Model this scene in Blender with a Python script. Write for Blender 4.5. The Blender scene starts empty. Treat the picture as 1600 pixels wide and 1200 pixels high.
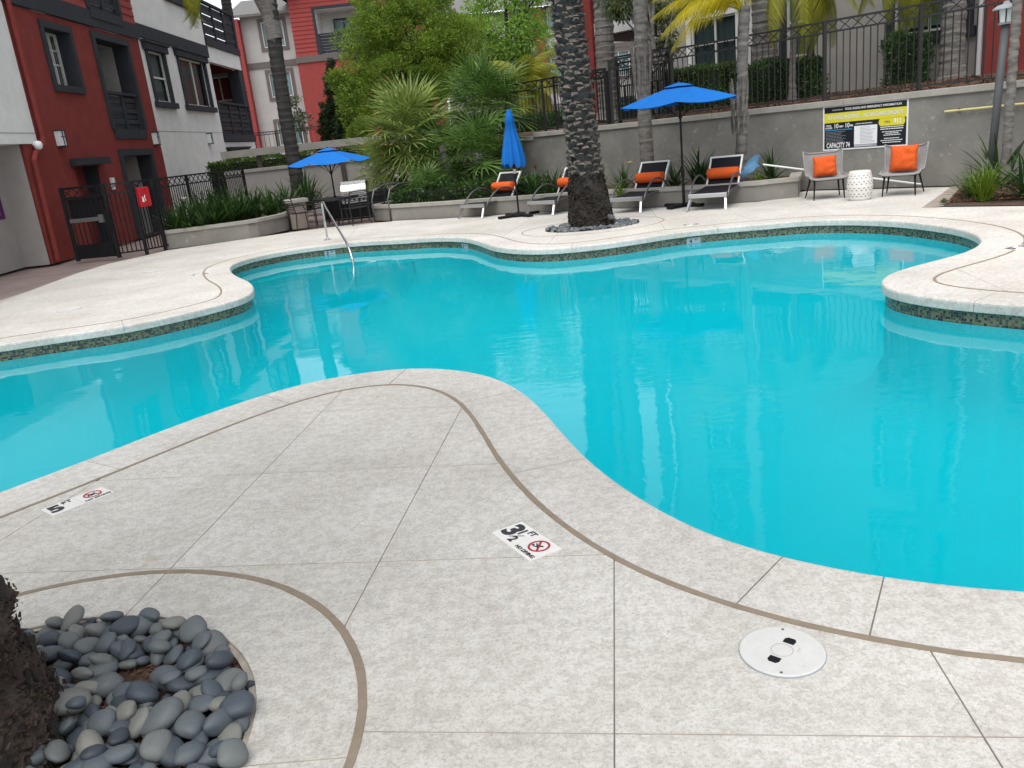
import bpy, bmesh, math, random
import numpy as np
from mathutils import Vector, Matrix, Euler, Quaternion
from mathutils.geometry import tessellate_polygon

SC = bpy.context.scene
COL = SC.collection
R = math.radians
PI = math.pi

# ------------------------------------------------------------------ camera
FPX, ROLL = 1300.0, math.atan(.108)
PITCH = math.atan(388 * math.cos(ROLL) / FPX)
EYE = 1.6
FWD = Vector((0, math.cos(PITCH), -math.sin(PITCH)))
_r0 = Vector((1, 0, 0)); _u0 = _r0.cross(FWD)
CRT = math.cos(ROLL) * _r0 - math.sin(ROLL) * _u0
CUP = math.sin(ROLL) * _r0 + math.cos(ROLL) * _u0
cam = bpy.data.cameras.new('camera')
cam.sensor_width = 36; cam.lens = 36 * FPX / 1600
cam.clip_start = .05; cam.clip_end = 600
camo = bpy.data.objects.new('camera', cam); COL.objects.link(camo)
m = Matrix((CRT, CUP, -FWD)).transposed().to_4x4(); m.translation = (0, 0, EYE)
camo.matrix_world = m
SC.camera = camo

# ------------------------------------------------------------------ sky, sun, exposure (overcast)
SUN_EL, SUN_AZ = 70, 205           # azimuth clockwise from +Y
w = bpy.data.worlds.new('World'); SC.world = w; w.use_nodes = True
wn = w.node_tree.nodes; wl = w.node_tree.links
sky = wn.new('ShaderNodeTexSky'); sky.sky_type = 'NISHITA'; sky.sun_disc = False
sky.sun_elevation = R(SUN_EL); sky.sun_rotation = R(SUN_AZ)
sky.air_density = 1.0; sky.dust_density = 1.5; sky.ozone_density = 1.0
hs = wn.new('ShaderNodeHueSaturation'); hs.inputs['Saturation'].default_value = .28
wl.new(sky.outputs[0], hs.inputs['Color']); wl.new(hs.outputs[0], wn['Background'].inputs['Color'])
wn['Background'].inputs['Strength'].default_value = .12
sl = bpy.data.lights.new('sun', 'SUN'); sl.energy = 1.5; sl.angle = R(60); sl.color = (1, .97, .92)
so = bpy.data.objects.new('sun', sl); COL.objects.link(so)
sd = Vector((math.sin(R(SUN_AZ)) * math.cos(R(SUN_EL)), math.cos(R(SUN_AZ)) * math.cos(R(SUN_EL)), math.sin(R(SUN_EL))))
so.rotation_euler = sd.to_track_quat('Z', 'Y').to_euler(); so.location = (0, 0, 30)
SC.view_settings.view_transform = 'Standard'; SC.view_settings.look = 'None'
SC.view_settings.gamma = 1; SC.view_settings.exposure = 1.15
SC.view_settings.use_curve_mapping = False
SC.cycles.max_bounces = 10; SC.cycles.diffuse_bounces = 6; SC.cycles.volume_bounces = 6; SC.cycles.transparent_max_bounces = 16

# ------------------------------------------------------------------ survey: photo pixel -> place on a real plane
def ray(px, py): return FWD + CRT * ((px - 800) / FPX) - CUP * ((py - 600) / FPX)
def gp(px, py, z=0.0):
    d = ray(px, py); t = (z - EYE) / d.z
    return Vector((d.x * t, d.y * t))
def yd(px, py, Y):
    d = ray(px, py); t = Y / d.y
    return Vector((d.x * t, Y, EYE + d.z * t))

# ------------------------------------------------------------------ helpers
rnd = random.Random(7)
def setp(o, label=None, cat=None, group=None, kind=None):
    if label: o['label'] = label
    if cat: o['category'] = cat
    if group: o['group'] = group
    if kind: o['kind'] = kind
    return o
def thing(name, label, cat, loc=(0, 0, 0), rz=0, group=None):
    o = bpy.data.objects.new(name, None); COL.objects.link(o)
    o.location = loc; o.rotation_euler = (0, 0, rz); o.empty_display_size = .1
    return setp(o, label, cat, group)
def struct(name, label=None):
    o = bpy.data.objects.new(name, None); COL.objects.link(o)
    return setp(o, label, kind='structure')
def inst(name, me, parent=None, mw=None, label=None):
    o = bpy.data.objects.new(name, me); COL.objects.link(o)
    if parent: o.parent = parent
    if mw is not None: o.matrix_basis = mw
    if label: o['label'] = label
    return o

class MB:
    def __init__(s): s.v = []; s.f = []; s.mi = []; s.uv = {}; s.cur = 0
    def add(s, vs, fs):
        b = len(s.v); s.v.extend([tuple(p) for p in vs])
        for f in fs: s.f.append(tuple(i + b for i in f)); s.mi.append(s.cur)
        return s
    def box(s, a, b, M=None):
        x0, y0, z0 = a; x1, y1, z1 = b
        vs = [Vector(p) for p in ((x0,y0,z0),(x1,y0,z0),(x1,y1,z0),(x0,y1,z0),(x0,y0,z1),(x1,y0,z1),(x1,y1,z1),(x0,y1,z1))]
        if M is not None: vs = [M @ p for p in vs]
        return s.add(vs, [(0,3,2,1),(4,5,6,7),(0,1,5,4),(1,2,6,5),(2,3,7,6),(3,0,4,7)])
    def cbox(s, c, d, M=None):
        return s.box([c[i]-d[i]/2 for i in range(3)], [c[i]+d[i]/2 for i in range(3)], M)
    def bar(s, p, q, w, h=None, up=(0,0,1)):
        p = Vector(p); q = Vector(q); h = h or w
        d = (q-p).normalized(); up = Vector(up)
        if abs(d.dot(up)) > .95: up = Vector((1,0,0)) if abs(d.x) < .9 else Vector((0,1,0))
        a = d.cross(up).normalized()*(w/2); b = a.cross(d).normalized()*(h/2)
        vs = [p-a-b,p+a-b,p+a+b,p-a+b,q-a-b,q+a-b,q+a+b,q-a+b]
        return s.add(vs, [(0,1,2,3),(7,6,5,4),(0,4,5,1),(1,5,6,2),(2,6,7,3),(3,7,4,0)])
    def tube(s, pts, r, n=8, closed=False, cap=True):
        pts = [Vector(p) for p in pts]; N = len(pts)
        rs = r if isinstance(r, (list, tuple)) else [r]*N
        prev = None; b = len(s.v)
        for i, p in enumerate(pts):
            if closed: d = pts[(i+1) % N]-pts[i-1]
            else: d = pts[min(i+1,N-1)]-pts[max(i-1,0)]
            d.normalize()
            if prev is None:
                a = d.cross(Vector((0,0,1)))
                if a.length < .1: a = d.cross(Vector((1,0,0)))
            else: a = prev-d*prev.dot(d)
            a.normalize(); prev = a; c = d.cross(a)
            for k in range(n):
                t = 2*PI*k/n; s.v.append(tuple(p+(a*math.cos(t)+c*math.sin(t))*rs[i]))
        for i in range(N if closed else N-1):
            j = (i+1) % N
            for k in range(n):
                s.f.append((b+i*n+k, b+i*n+(k+1)%n, b+j*n+(k+1)%n, b+j*n+k)); s.mi.append(s.cur)
        if cap and not closed:
            s.f.append(tuple(b+k for k in range(n))[::-1]); s.mi.append(s.cur)
            s.f.append(tuple(b+(N-1)*n+k for k in range(n))); s.mi.append(s.cur)
        return s
    def lathe(s, prof, n=24, c=(0,0)):
        b = len(s.v)
        for (r, z) in prof:
            for k in range(n):
                t = 2*PI*k/n; s.v.append((c[0]+r*math.cos(t), c[1]+r*math.sin(t), z))
        for i in range(len(prof)-1):
            for k in range(n):
                s.f.append((b+i*n+k, b+i*n+(k+1)%n, b+(i+1)*n+(k+1)%n, b+(i+1)*n+k)); s.mi.append(s.cur)
        s.f.append(tuple(b+k for k in range(n))[::-1]); s.mi.append(s.cur)
        s.f.append(tuple(b+(len(prof)-1)*n+k for k in range(n))); s.mi.append(s.cur)
        return s
    def prism(s, poly, z0, z1):
        n = len(poly); vs = [(p[0],p[1],z0) for p in poly]+[(p[0],p[1],z1) for p in poly]
        return s.add(vs, [tuple(range(n))[::-1], tuple(range(n,2*n))]+[(i,(i+1)%n,n+(i+1)%n,n+i) for i in range(n)])
    def mesh(s, name, mats=None, smooth=False):
        me = bpy.data.meshes.new(name); me.from_pydata(s.v, [], s.f)
        if mats:
            for mm in (mats if isinstance(mats,(list,tuple)) else [mats]): me.materials.append(mm)
            if isinstance(mats,(list,tuple)): me.polygons.foreach_set('material_index', s.mi)
        if smooth: me.polygons.foreach_set('use_smooth', [True]*len(me.polygons))
        me.update(); return me
    def build(s, name, mats=None, parent=None, smooth=False, world=False, label=None, bevel=0):
        if world and parent is not None:
            l = parent.location; s.v = [(x-l.x,y-l.y,z-l.z) for x,y,z in s.v]
        me = s.mesh(name, mats, smooth)
        if bevel:
            bm = bmesh.new(); bm.from_mesh(me)
            bmesh.ops.remove_doubles(bm, verts=bm.verts, dist=1e-5)
            es = [e for e in bm.edges if len(e.link_faces) == 2 and e.calc_face_angle(0) > .6]
            bmesh.ops.bevel(bm, geom=es, offset=bevel, segments=2, affect='EDGES', profile=.5)
            bm.to_mesh(me); bm.free()
            if smooth: me.polygons.foreach_set('use_smooth', [True]*len(me.polygons))
        return inst(name, me, parent, label=label)

def blob_smooth(o, angle=40):
    pass

def text_mesh(txt, size, mat, align='CENTER', bold=0.0):
    cu = bpy.data.curves.new('lettering', 'FONT'); cu.body = txt; cu.size = size; cu.align_x = align; cu.align_y = 'CENTER'
    cu.offset = bold; cu.resolution_u = 3; cu.extrude = .0008
    o = bpy.data.objects.new('lettering', cu); COL.objects.link(o)
    dg = bpy.context.evaluated_depsgraph_get(); dg.update()
    me = bpy.data.meshes.new_from_object(o.evaluated_get(dg)); bpy.data.objects.remove(o)
    me.materials.clear(); me.materials.append(mat); return me

# ------------------------------------------------------------------ materials
def mat(name, col, rough=.6, metal=0, var=.12, vs=2.0, bump=0, bs=40, det=6, spec=.5, trans=None, coord='Object', spots=None, aniso=None):
    ma = bpy.data.materials.new(name); ma.use_nodes = True
    nt = ma.node_tree; N = nt.nodes; L = nt.links; p = N['Principled BSDF']
    p.inputs['Roughness'].default_value = rough; p.inputs['Metallic'].default_value = metal
    p.inputs['Specular IOR Level'].default_value = spec
    tc = N.new('ShaderNodeTexCoord'); src = tc.outputs[coord]
    if aniso:
        mp = N.new('ShaderNodeMapping'); mp.inputs['Scale'].default_value = aniso; L.new(src, mp.inputs[0]); src = mp.outputs[0]
    col = tuple(col[:3])
    if var:
        no = N.new('ShaderNodeTexNoise'); no.inputs['Scale'].default_value = vs; no.inputs['Detail'].default_value = det; no.inputs['Roughness'].default_value = .65
        L.new(src, no.inputs['Vector'])
        cr = N.new('ShaderNodeValToRGB'); e = cr.color_ramp.elements
        e[0].position = .3; e[1].position = .7
        e[0].color = (*[c*(1-var) for c in col], 1); e[1].color = (*[min(1, c*(1+var)) for c in col], 1)
        L.new(no.outputs['Fac'], cr.inputs[0]); out = cr.outputs[0]
        if spots:
            sc_, lo, c2, amt = spots
            n2 = N.new('ShaderNodeTexNoise'); n2.inputs['Scale'].default_value = sc_; n2.inputs['Detail'].default_value = 5; L.new(src, n2.inputs['Vector'])
            r2 = N.new('ShaderNodeValToRGB'); r2.color_ramp.elements[0].position = lo; r2.color_ramp.elements[1].position = lo+.08
            r2.color_ramp.elements[0].color = (0,0,0,1); r2.color_ramp.elements[1].color = (amt,amt,amt,1)
            L.new(n2.outputs['Fac'], r2.inputs[0])
            mx = N.new('ShaderNodeMix'); mx.data_type = 'RGBA'; mx.inputs['B'].default_value = (*c2, 1)
            L.new(r2.outputs[0], mx.inputs['Factor']); L.new(out, mx.inputs['A']); out = mx.outputs['Result']
        L.new(out, p.inputs['Base Color'])
    else: p.inputs['Base Color'].default_value = (*col, 1)
    if bump:
        nb = N.new('ShaderNodeTexNoise'); nb.inputs['Scale'].default_value = bs; nb.inputs['Detail'].default_value = 6; L.new(src, nb.inputs['Vector'])
        bu = N.new('ShaderNodeBump'); bu.inputs['Strength'].default_value = bump; bu.inputs['Distance'].default_value = .01
        L.new(nb.outputs['Fac'], bu.inputs['Height']); L.new(bu.outputs[0], p.inputs['Normal'])
    return ma
def leafmat(name, c0, c1, rough=.5, sub=.25, spec=.35):
    ma = bpy.data.materials.new(name); ma.use_nodes = True
    nt = ma.node_tree; N = nt.nodes; L = nt.links; p = N['Principled BSDF']
    g = N.new('ShaderNodeNewGeometry'); cr = N.new('ShaderNodeValToRGB')
    cr.color_ramp.elements[0].color = (*c0,1); cr.color_ramp.elements[1].color = (*c1,1)
    tc = N.new('ShaderNodeTexCoord'); no = N.new('ShaderNodeTexNoise'); no.inputs['Scale'].default_value = 1.6; L.new(tc.outputs['Object'], no.inputs['Vector'])
    ad = N.new('ShaderNodeMath'); ad.operation = 'MULTIPLY_ADD'; ad.inputs[1].default_value = .6
    mm = N.new('ShaderNodeMath'); mm.operation = 'MULTIPLY_ADD'; mm.inputs[1].default_value = 1.6; mm.inputs[2].default_value = -.6
    L.new(no.outputs['Fac'], mm.inputs[0]); L.new(g.outputs['Random Per Island'], ad.inputs[0]); L.new(mm.outputs[0], ad.inputs[2])
    L.new(ad.outputs[0], cr.inputs[0]); L.new(cr.outputs[0], p.inputs['Base Color'])
    p.inputs['Roughness'].default_value = rough; p.inputs['Specular IOR Level'].default_value = spec
    tr = N.new('ShaderNodeBsdfTranslucent'); L.new(cr.outputs[0], tr.inputs['Color'])
    mx = N.new('ShaderNodeMixShader'); mx.inputs[0].default_value = sub
    L.new(p.outputs[0], mx.inputs[1]); L.new(tr.outputs[0], mx.inputs[2]); L.new(mx.outputs[0], N['Material Output'].inputs['Surface'])
    return ma
def deckmat(name, base, pit=.5):
    ma = bpy.data.materials.new(name); ma.use_nodes = True
    nt = ma.node_tree; N = nt.nodes; L = nt.links; p = N['Principled BSDF']; p.inputs['Roughness'].default_value = .85; p.inputs['Specular IOR Level'].default_value = .25
    tc = N.new('ShaderNodeTexCoord'); src = tc.outputs['Object']
    def noise(s, d=6, r=.6):
        n = N.new('ShaderNodeTexNoise'); n.inputs['Scale'].default_value = s; n.inputs['Detail'].default_value = d; n.inputs['Roughness'].default_value = r; L.new(src, n.inputs['Vector']); return n.outputs['Fac']
    def ramp(f, a, b, ca, cb):
        c = N.new('ShaderNodeValToRGB'); e = c.color_ramp.elements; e[0].position = a; e[1].position = b; e[0].color = (*ca,1); e[1].color = (*cb,1); L.new(f, c.inputs[0]); return c.outputs[0]
    def mul(a, b, f=1):
        x = N.new('ShaderNodeMix'); x.data_type = 'RGBA'; x.blend_type = 'MULTIPLY'; x.inputs['Factor'].default_value = f; L.new(a, x.inputs['A']); L.new(b, x.inputs['B']); return x.outputs['Result']
    b = base
    c = ramp(noise(1.1, 8, .7), .3, .7, tuple(v*.90 for v in b), tuple(v*1.06 for v in b))
    c = mul(c, ramp(noise(6, 8, .75), .40, .60, (.93,.925,.915), (1,1,1)))
    c = mul(c, ramp(noise(20, 10, .80), .475, .515, (.84,.83,.815), (1,1,1)), .9)
    c = mul(c, ramp(noise(75, 6, .75), .43, .50, (.76,.75,.735), (1,1,1)), .75)
    c = mul(c, ramp(noise(210, 3, .7), .36, .46, (.55,.54,.53), (1,1,1)), pit)
    c = mul(c, ramp(noise(.55, 5, .6), .35, .62, (.90,.885,.865), (1,1,1)))
    c = mul(c, ramp(noise(2.6, 4, .6), .66, .74, (1,1,1), (.90,.86,.80)))
    vo = N.new('ShaderNodeTexVoronoi'); vo.inputs['Scale'].default_value = 1.7; L.new(src, vo.inputs['Vector'])
    c = mul(c, ramp(vo.outputs['Distance'], .012, .02, (.35,.3,.25), (1,1,1)), .8)
    oi = N.new('ShaderNodeObjectInfo'); c = mul(c, ramp(oi.outputs['Random'], 0, 1, (.945,.945,.94), (1,1,1)))
    L.new(c, p.inputs['Base Color'])
    bu = N.new('ShaderNodeBump'); bu.inputs['Strength'].default_value = .35; bu.inputs['Distance'].default_value = .004; L.new(noise(60, 6, .7), bu.inputs['Height']); L.new(bu.outputs[0], p.inputs['Normal'])
    return ma

M = {}
M['deck'] = deckmat('deck_concrete', (.665,.645,.61))
M['coping'] = deckmat('coping_concrete', (.66,.64,.61), .3)
M['joint'] = mat('joint_dark', (.36,.32,.27), .9, var=.2, vs=8)
M['sealant'] = mat('tan_sealant', (.24,.19,.14), .8, var=.12, vs=14, bump=.2, bs=60)
M['pave'] = mat('stamped_paving', (.23,.175,.16), .8, var=.22, vs=1.4, bump=.3, bs=12)
M['border'] = mat('grey_border', (.42,.37,.35), .85, var=.1, vs=4)
M['redw'] = mat('red_stucco', (.215,.043,.037), .95, spec=.15, var=.12, vs=3, bump=.5, bs=90)
M['redl'] = mat('red_siding', (.27,.052,.046), .85, spec=.2, var=.08, vs=3)
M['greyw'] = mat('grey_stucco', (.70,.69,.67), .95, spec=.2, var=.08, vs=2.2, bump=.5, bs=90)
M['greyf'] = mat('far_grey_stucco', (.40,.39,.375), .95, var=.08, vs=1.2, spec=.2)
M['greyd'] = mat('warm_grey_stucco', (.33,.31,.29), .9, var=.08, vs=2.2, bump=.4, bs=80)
M['trim'] = mat('charcoal_trim', (.034,.037,.044), .8, spec=.2, var=.12, vs=4)
M['trimb'] = mat('brown_trim', (.11,.095,.085), .7, var=.1, vs=4)
M['roof'] = mat('roof_shingle', (.13,.125,.12), .9, var=.3, vs=14)
M['wall'] = mat('retaining_stucco', (.205,.198,.178), .92, var=.26, vs=1.3, bump=.6, bs=45, det=10, spots=(9,.635,(.36,.34,.30),.7))
M['cap'] = mat('wall_cap', (.33,.315,.28), .9, var=.15, vs=3, bump=.3, bs=60)
M['plant'] = mat('planter_stucco', (.24,.225,.20), .92, var=.15, vs=2, bump=.5, bs=60, spots=(4,.68,(.5,.45,.33),.6))
M['iron'] = mat('black_iron', (.009,.009,.011), .55, spec=.3, var=.1, vs=5)
M['irong'] = mat('grey_iron', (.028,.027,.027), .6, spec=.3, var=.1, vs=5)
M['white'] = mat('white_paint', (.75,.75,.73), .5, var=.04, vs=4)
M['frame'] = mat('window_frame', (.62,.62,.58), .45, var=.04)
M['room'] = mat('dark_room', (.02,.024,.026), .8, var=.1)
M['blind'] = mat('pale_blind', (.36,.44,.45), .7, var=.25, vs=9, aniso=(1,1,.02))
M['blindd'] = mat('dark_curtain', (.06,.085,.085), .7, var=.35, vs=9, aniso=(1,1,.02))
M['steel'] = mat('polished_steel', (.62,.62,.62), .22, 1, var=.05)
M['alu'] = mat('brushed_aluminium', (.55,.55,.56), .35, .9, var=.05)
M['alug'] = mat('grey_tube', (.14,.14,.145), .35, .6, var=.08)
M['sling'] = mat('black_sling', (.008,.009,.013), .8, spec=.25, var=.15, vs=30)
M['orange'] = mat('orange_fabric', (.62,.09,.009), .9, var=.08, vs=12, bump=.15, bs=160)
M['blue'] = mat('blue_canvas', (.014,.145,.49), .9, spec=.1, var=.06, vs=5, bump=.08, bs=200)
M['black'] = mat('black_plastic', (.005,.005,.007), .5, spec=.3, var=.1)
M['rope'] = mat('grey_weave', (.27,.265,.26), .8, var=.2, vs=60, bump=.4, bs=120)
M['ceram'] = mat('white_ceramic', (.72,.70,.66), .35, var=.05, vs=6)
M['ceramd'] = mat('ceramic_shadow', (.26,.25,.235), .8, var=.1)
M['bark'] = mat('palm_bark', (.15,.138,.125), .9, var=.45, vs=6, bump=.8, bs=14, aniso=(1,1,3))
M['barkd'] = mat('dark_bark', (.035,.032,.03), .9, var=.3, vs=7, bump=.8, bs=20)
M['boot'] = leafmat('leaf_base', (.028,.030,.032), (.085,.080,.074), .85, 0)
M['boott'] = leafmat('leaf_base_tip', (.09,.075,.062), (.22,.175,.145), .9, 0)
M['root'] = mat('root_mass', (.045,.031,.024), .95, var=.5, vs=12, bump=1, bs=50)
M['plate'] = mat('bark_plate', (.058,.047,.039), .95, var=.5, vs=25, bump=1, bs=90)
M['rootd'] = mat('dark_root_mass', (.026,.022,.018), .95, var=.5, vs=12, bump=1, bs=50)
M['fibred'] = leafmat('dark_root_fibre', (.012,.010,.009), (.05,.040,.032), .95, 0)
M['fibre'] = leafmat('root_fibre', (.018,.012,.010), (.085,.055,.042), .95, 0)
M['mulch'] = leafmat('mulch_chip', (.045,.022,.015), (.17,.09,.06), .95, 0)
M['soil'] = mat('soil', (.075,.045,.030), .95, var=.4, vs=14, bump=.8, bs=40)
M['gold'] = M['soil']
M['lmp'] = mat('lamp_lens', (.70,.72,.72), .3, var=.03)
M['postg'] = mat('grey_post', (.085,.09,.095), .6, var=.12, vs=4)
M['lamphood'] = mat('lamp_hood', (.34,.36,.38), .5, var=.06)
M['signb'] = mat('sign_black', (.006,.008,.014), .35, var=0)
M['signw'] = mat('sign_white', (.78,.79,.80), .4, var=0)
M['signy'] = mat('sign_yellow', (.66,.60,.03), .4, var=0)
M['signg'] = mat('sign_grey', (.30,.33,.36), .4, var=0)
M['signc'] = mat('sign_blue', (.05,.28,.42), .4, var=0)
M['red'] = mat('bright_red', (.42,.010,.020), .45, var=.05)
M['purple'] = mat('purple_sign', (.085,.008,.09), .5, var=.1)
M['lilac'] = mat('lilac_letter', (.42,.22,.42), .5, var=0)
M['ink'] = mat('ink', (.022,.024,.028), .6, var=0)
M['inkr'] = mat('ink_red', (.36,.012,.03), .6, var=0)
M['tilew'] = mat('white_tile', (.72,.70,.67), .4, var=.04, vs=20)
M['lid'] = mat('lid_plastic', (.57,.565,.545), .55, var=.05, vs=20, spots=(30,.66,(.45,.42,.38),.6))
M['yellowp'] = mat('yellow_pole', (.62,.56,.24), .5, var=.1)
M['netb'] = mat('net_blue', (.09,.22,.36), .8, var=.2, vs=30)
M['brownp'] = mat('brown_post', (.06,.05,.045), .8, var=.1)
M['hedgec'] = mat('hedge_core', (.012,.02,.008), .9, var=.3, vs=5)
M['stucco_tan'] = mat('tan_column', (.30,.255,.215), .9, var=.12, vs=3, bump=.4, bs=60)
L_ = {}
L_['strap'] = leafmat('strap_leaf', (.018,.05,.014), (.065,.13,.03), .42)
L_['grass'] = leafmat('bright_grass', (.07,.15,.012), (.24,.33,.035), .5)
L_['fan'] = leafmat('fan_leaf', (.07,.135,.025), (.36,.44,.12), .42)
L_['fand'] = leafmat('fan_leaf_dark', (.03,.085,.016), (.16,.27,.055), .42)
L_['olive'] = leafmat('olive_foliage', (.07,.14,.016), (.30,.43,.05), .6, .4)
L_['lime'] = leafmat('lime_foliage', (.12,.26,.03), (.34,.52,.09), .5, .45)
L_['cyp'] = leafmat('cypress_foliage', (.012,.03,.012), (.045,.075,.025), .7)
L_['hedge'] = leafmat('hedge_leaf', (.03,.07,.014), (.13,.22,.04), .45)
L_['box'] = leafmat('box_leaf', (.014,.045,.010), (.07,.14,.028), .45)
L_['yel'] = leafmat('yellow_frond', (.30,.27,.01), (.72,.58,.015), .5, .4)
L_['ygr'] = leafmat('yellow_green_frond', (.13,.17,.015), (.40,.38,.03), .5, .35)
L_['dust'] = leafmat('dusty_leaf', (.07,.10,.05), (.22,.25,.15), .6)
L_['flower'] = leafmat('yellow_flower', (.62,.42,.03), (.85,.62,.1), .6)
L_['cream'] = leafmat('cream_flower', (.62,.55,.42), (.8,.72,.58), .6)
L_['euc'] = leafmat('hanging_leaf', (.05,.075,.03), (.16,.19,.06), .55)
M['stone'] = None
def stonemat():
    ma = bpy.data.materials.new('river_stone'); ma.use_nodes = True
    nt = ma.node_tree; N = nt.nodes; L = nt.links; p = N['Principled BSDF']; p.inputs['Roughness'].default_value = .55
    oi = N.new('ShaderNodeObjectInfo'); cr = N.new('ShaderNodeValToRGB'); e = cr.color_ramp.elements
    e[0].color = (.036,.046,.060,1); e[1].color = (.20,.195,.17,1)
    for pos, c in ((.25,(.06,.076,.094)),(.5,(.095,.112,.124)),(.8,(.135,.145,.14))):
        x = cr.color_ramp.elements.new(pos); x.color = (*c,1)
    L.new(oi.outputs['Random'], cr.inputs[0])
    tc = N.new('ShaderNodeTexCoord'); no = N.new('ShaderNodeTexNoise'); no.inputs['Scale'].default_value = 22; no.inputs['Detail'].default_value = 8; no.inputs['Roughness'].default_value = .75
    L.new(tc.outputs['Object'], no.inputs['Vector'])
    r2 = N.new('ShaderNodeValToRGB'); r2.color_ramp.elements[0].position = .3; r2.color_ramp.elements[1].position = .7; r2.color_ramp.elements[0].color = (.7,.7,.7,1); r2.color_ramp.elements[1].color = (1.25,1.25,1.25,1)
    L.new(no.outputs['Fac'], r2.inputs[0])
    mx = N.new('ShaderNodeMix'); mx.data_type = 'RGBA'; mx.blend_type = 'MULTIPLY'; mx.inputs['Factor'].default_value = 1
    L.new(cr.outputs[0], mx.inputs['A']); L.new(r2.outputs[0], mx.inputs['B'])
    n3 = N.new('ShaderNodeTexNoise'); n3.inputs['Scale'].default_value = 60; n3.inputs['Detail'].default_value = 2; L.new(tc.outputs['Object'], n3.inputs['Vector'])
    r3 = N.new('ShaderNodeValToRGB'); r3.color_ramp.elements[0].position = .66; r3.color_ramp.elements[1].position = .72; r3.color_ramp.elements[1].color = (.6,.6,.6,1); r3.color_ramp.elements[0].color = (0,0,0,1); L.new(n3.outputs['Fac'], r3.inputs[0])
    m2 = N.new('ShaderNodeMix'); m2.data_type = 'RGBA'; m2.inputs['B'].default_value = (.42,.43,.42,1); L.new(r3.outputs[0], m2.inputs['Factor']); L.new(mx.outputs['Result'], m2.inputs['A'])
    L.new(m2.outputs['Result'], p.inputs['Base Color'])
    bu = N.new('ShaderNodeBump'); bu.inputs['Strength'].default_value = .25; bu.inputs['Distance'].default_value = .003; L.new(no.outputs['Fac'], bu.inputs['Height']); L.new(bu.outputs[0], p.inputs['Normal'])
    return ma
M['stone'] = stonemat()
def glassmat(name, tint=(.8,.86,.86), refl=.0):
    ma = bpy.data.materials.new(name); ma.use_nodes = True
    nt = ma.node_tree; N = nt.nodes; L = nt.links; N.remove(N['Principled BSDF'])
    t = N.new('ShaderNodeBsdfTransparent'); t.inputs[0].default_value = (*tint,1)
    g = N.new('ShaderNodeBsdfGlossy'); g.inputs['Roughness'].default_value = .03
    f = N.new('ShaderNodeFresnel'); f.inputs['IOR'].default_value = 1.16
    ad = N.new('ShaderNodeMath'); ad.operation = 'ADD'; ad.inputs[1].default_value = refl; ad.use_clamp = True; L.new(f.outputs[0], ad.inputs[0])
    mx = N.new('ShaderNodeMixShader'); L.new(ad.outputs[0], mx.inputs[0]); L.new(t.outputs[0], mx.inputs[1]); L.new(g.outputs[0], mx.inputs[2])
    L.new(mx.outputs[0], N['Material Output'].inputs['Surface']); return ma
M['glass'] = glassmat('window_glass')
def watermat():
    ma = bpy.data.materials.new('pool_water'); ma.use_nodes = True
    nt = ma.node_tree; N = nt.nodes; L = nt.links; N.remove(N['Principled BSDF'])
    tc = N.new('ShaderNodeTexCoord'); src = tc.outputs['Object']
    def noise(s, d, sc=(1,1,1)):
        mp = N.new('ShaderNodeMapping'); mp.inputs['Scale'].default_value = sc; L.new(src, mp.inputs[0])
        n = N.new('ShaderNodeTexNoise'); n.inputs['Scale'].default_value = s; n.inputs['Detail'].default_value = d; L.new(mp.outputs[0], n.inputs['Vector']); return n.outputs['Fac']
    a = noise(1.1, 2, (1,.7,1)); b = noise(7, 3, (.6,1.4,1)); msk = noise(.22, 2)
    rm = N.new('ShaderNodeValToRGB'); rm.color_ramp.elements[0].position = .45; rm.color_ramp.elements[1].position = .68; L.new(msk, rm.inputs[0])
    mb = N.new('ShaderNodeMath'); mb.operation = 'MULTIPLY'; L.new(b, mb.inputs[0]); L.new(rm.outputs[0], mb.inputs[1])
    m2 = N.new('ShaderNodeMath'); m2.operation = 'MULTIPLY_ADD'; m2.inputs[1].default_value = .42; L.new(mb.outputs[0], m2.inputs[0])
    m3 = N.new('ShaderNodeMath'); m3.operation = 'MULTIPLY_ADD'; m3.inputs[1].default_value = .055; L.new(b, m3.inputs[0]); L.new(a, m3.inputs[2]); L.new(m3.outputs[0], m2.inputs[2])
    bu = N.new('ShaderNodeBump'); bu.inputs['Strength'].default_value = .30; bu.inputs['Distance'].default_value = .028; L.new(m2.outputs[0], bu.inputs['Height'])
    f = N.new('ShaderNodeFresnel'); f.inputs['IOR'].default_value = 1.33; L.new(bu.outputs[0], f.inputs['Normal'])
    t = N.new('ShaderNodeBsdfTransparent'); t.inputs[0].default_value = (.93,1,1,1)
    g = N.new('ShaderNodeBsdfGlossy'); g.inputs['Roughness'].default_value = .015; L.new(bu.outputs[0], g.inputs['Normal'])
    mx = N.new('ShaderNodeMixShader'); L.new(f.outputs[0], mx.inputs[0]); L.new(t.outputs[0], mx.inputs[1]); L.new(g.outputs[0], mx.inputs[2])
    L.new(mx.outputs[0], N['Material Output'].inputs['Surface'])
    va = N.new('ShaderNodeVolumeAbsorption'); va.inputs['Color'].default_value = (.02,.95,.968,1); va.inputs['Density'].default_value = 1.25
    vs_ = N.new('ShaderNodeVolumeScatter'); vs_.inputs['Color'].default_value = (.08,.90,.97,1); vs_.inputs['Density'].default_value = .30; vs_.inputs['Anisotropy'].default_value = .3
    av = N.new('ShaderNodeAddShader'); L.new(va.outputs[0], av.inputs[0]); L.new(vs_.outputs[0], av.inputs[1])
    L.new(av.outputs[0], N['Material Output'].inputs['Volume']); return ma
M['water'] = watermat()
M['plaster'] = mat('pool_plaster', (.05,.54,.605), .8, var=.05, vs=.8)
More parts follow.
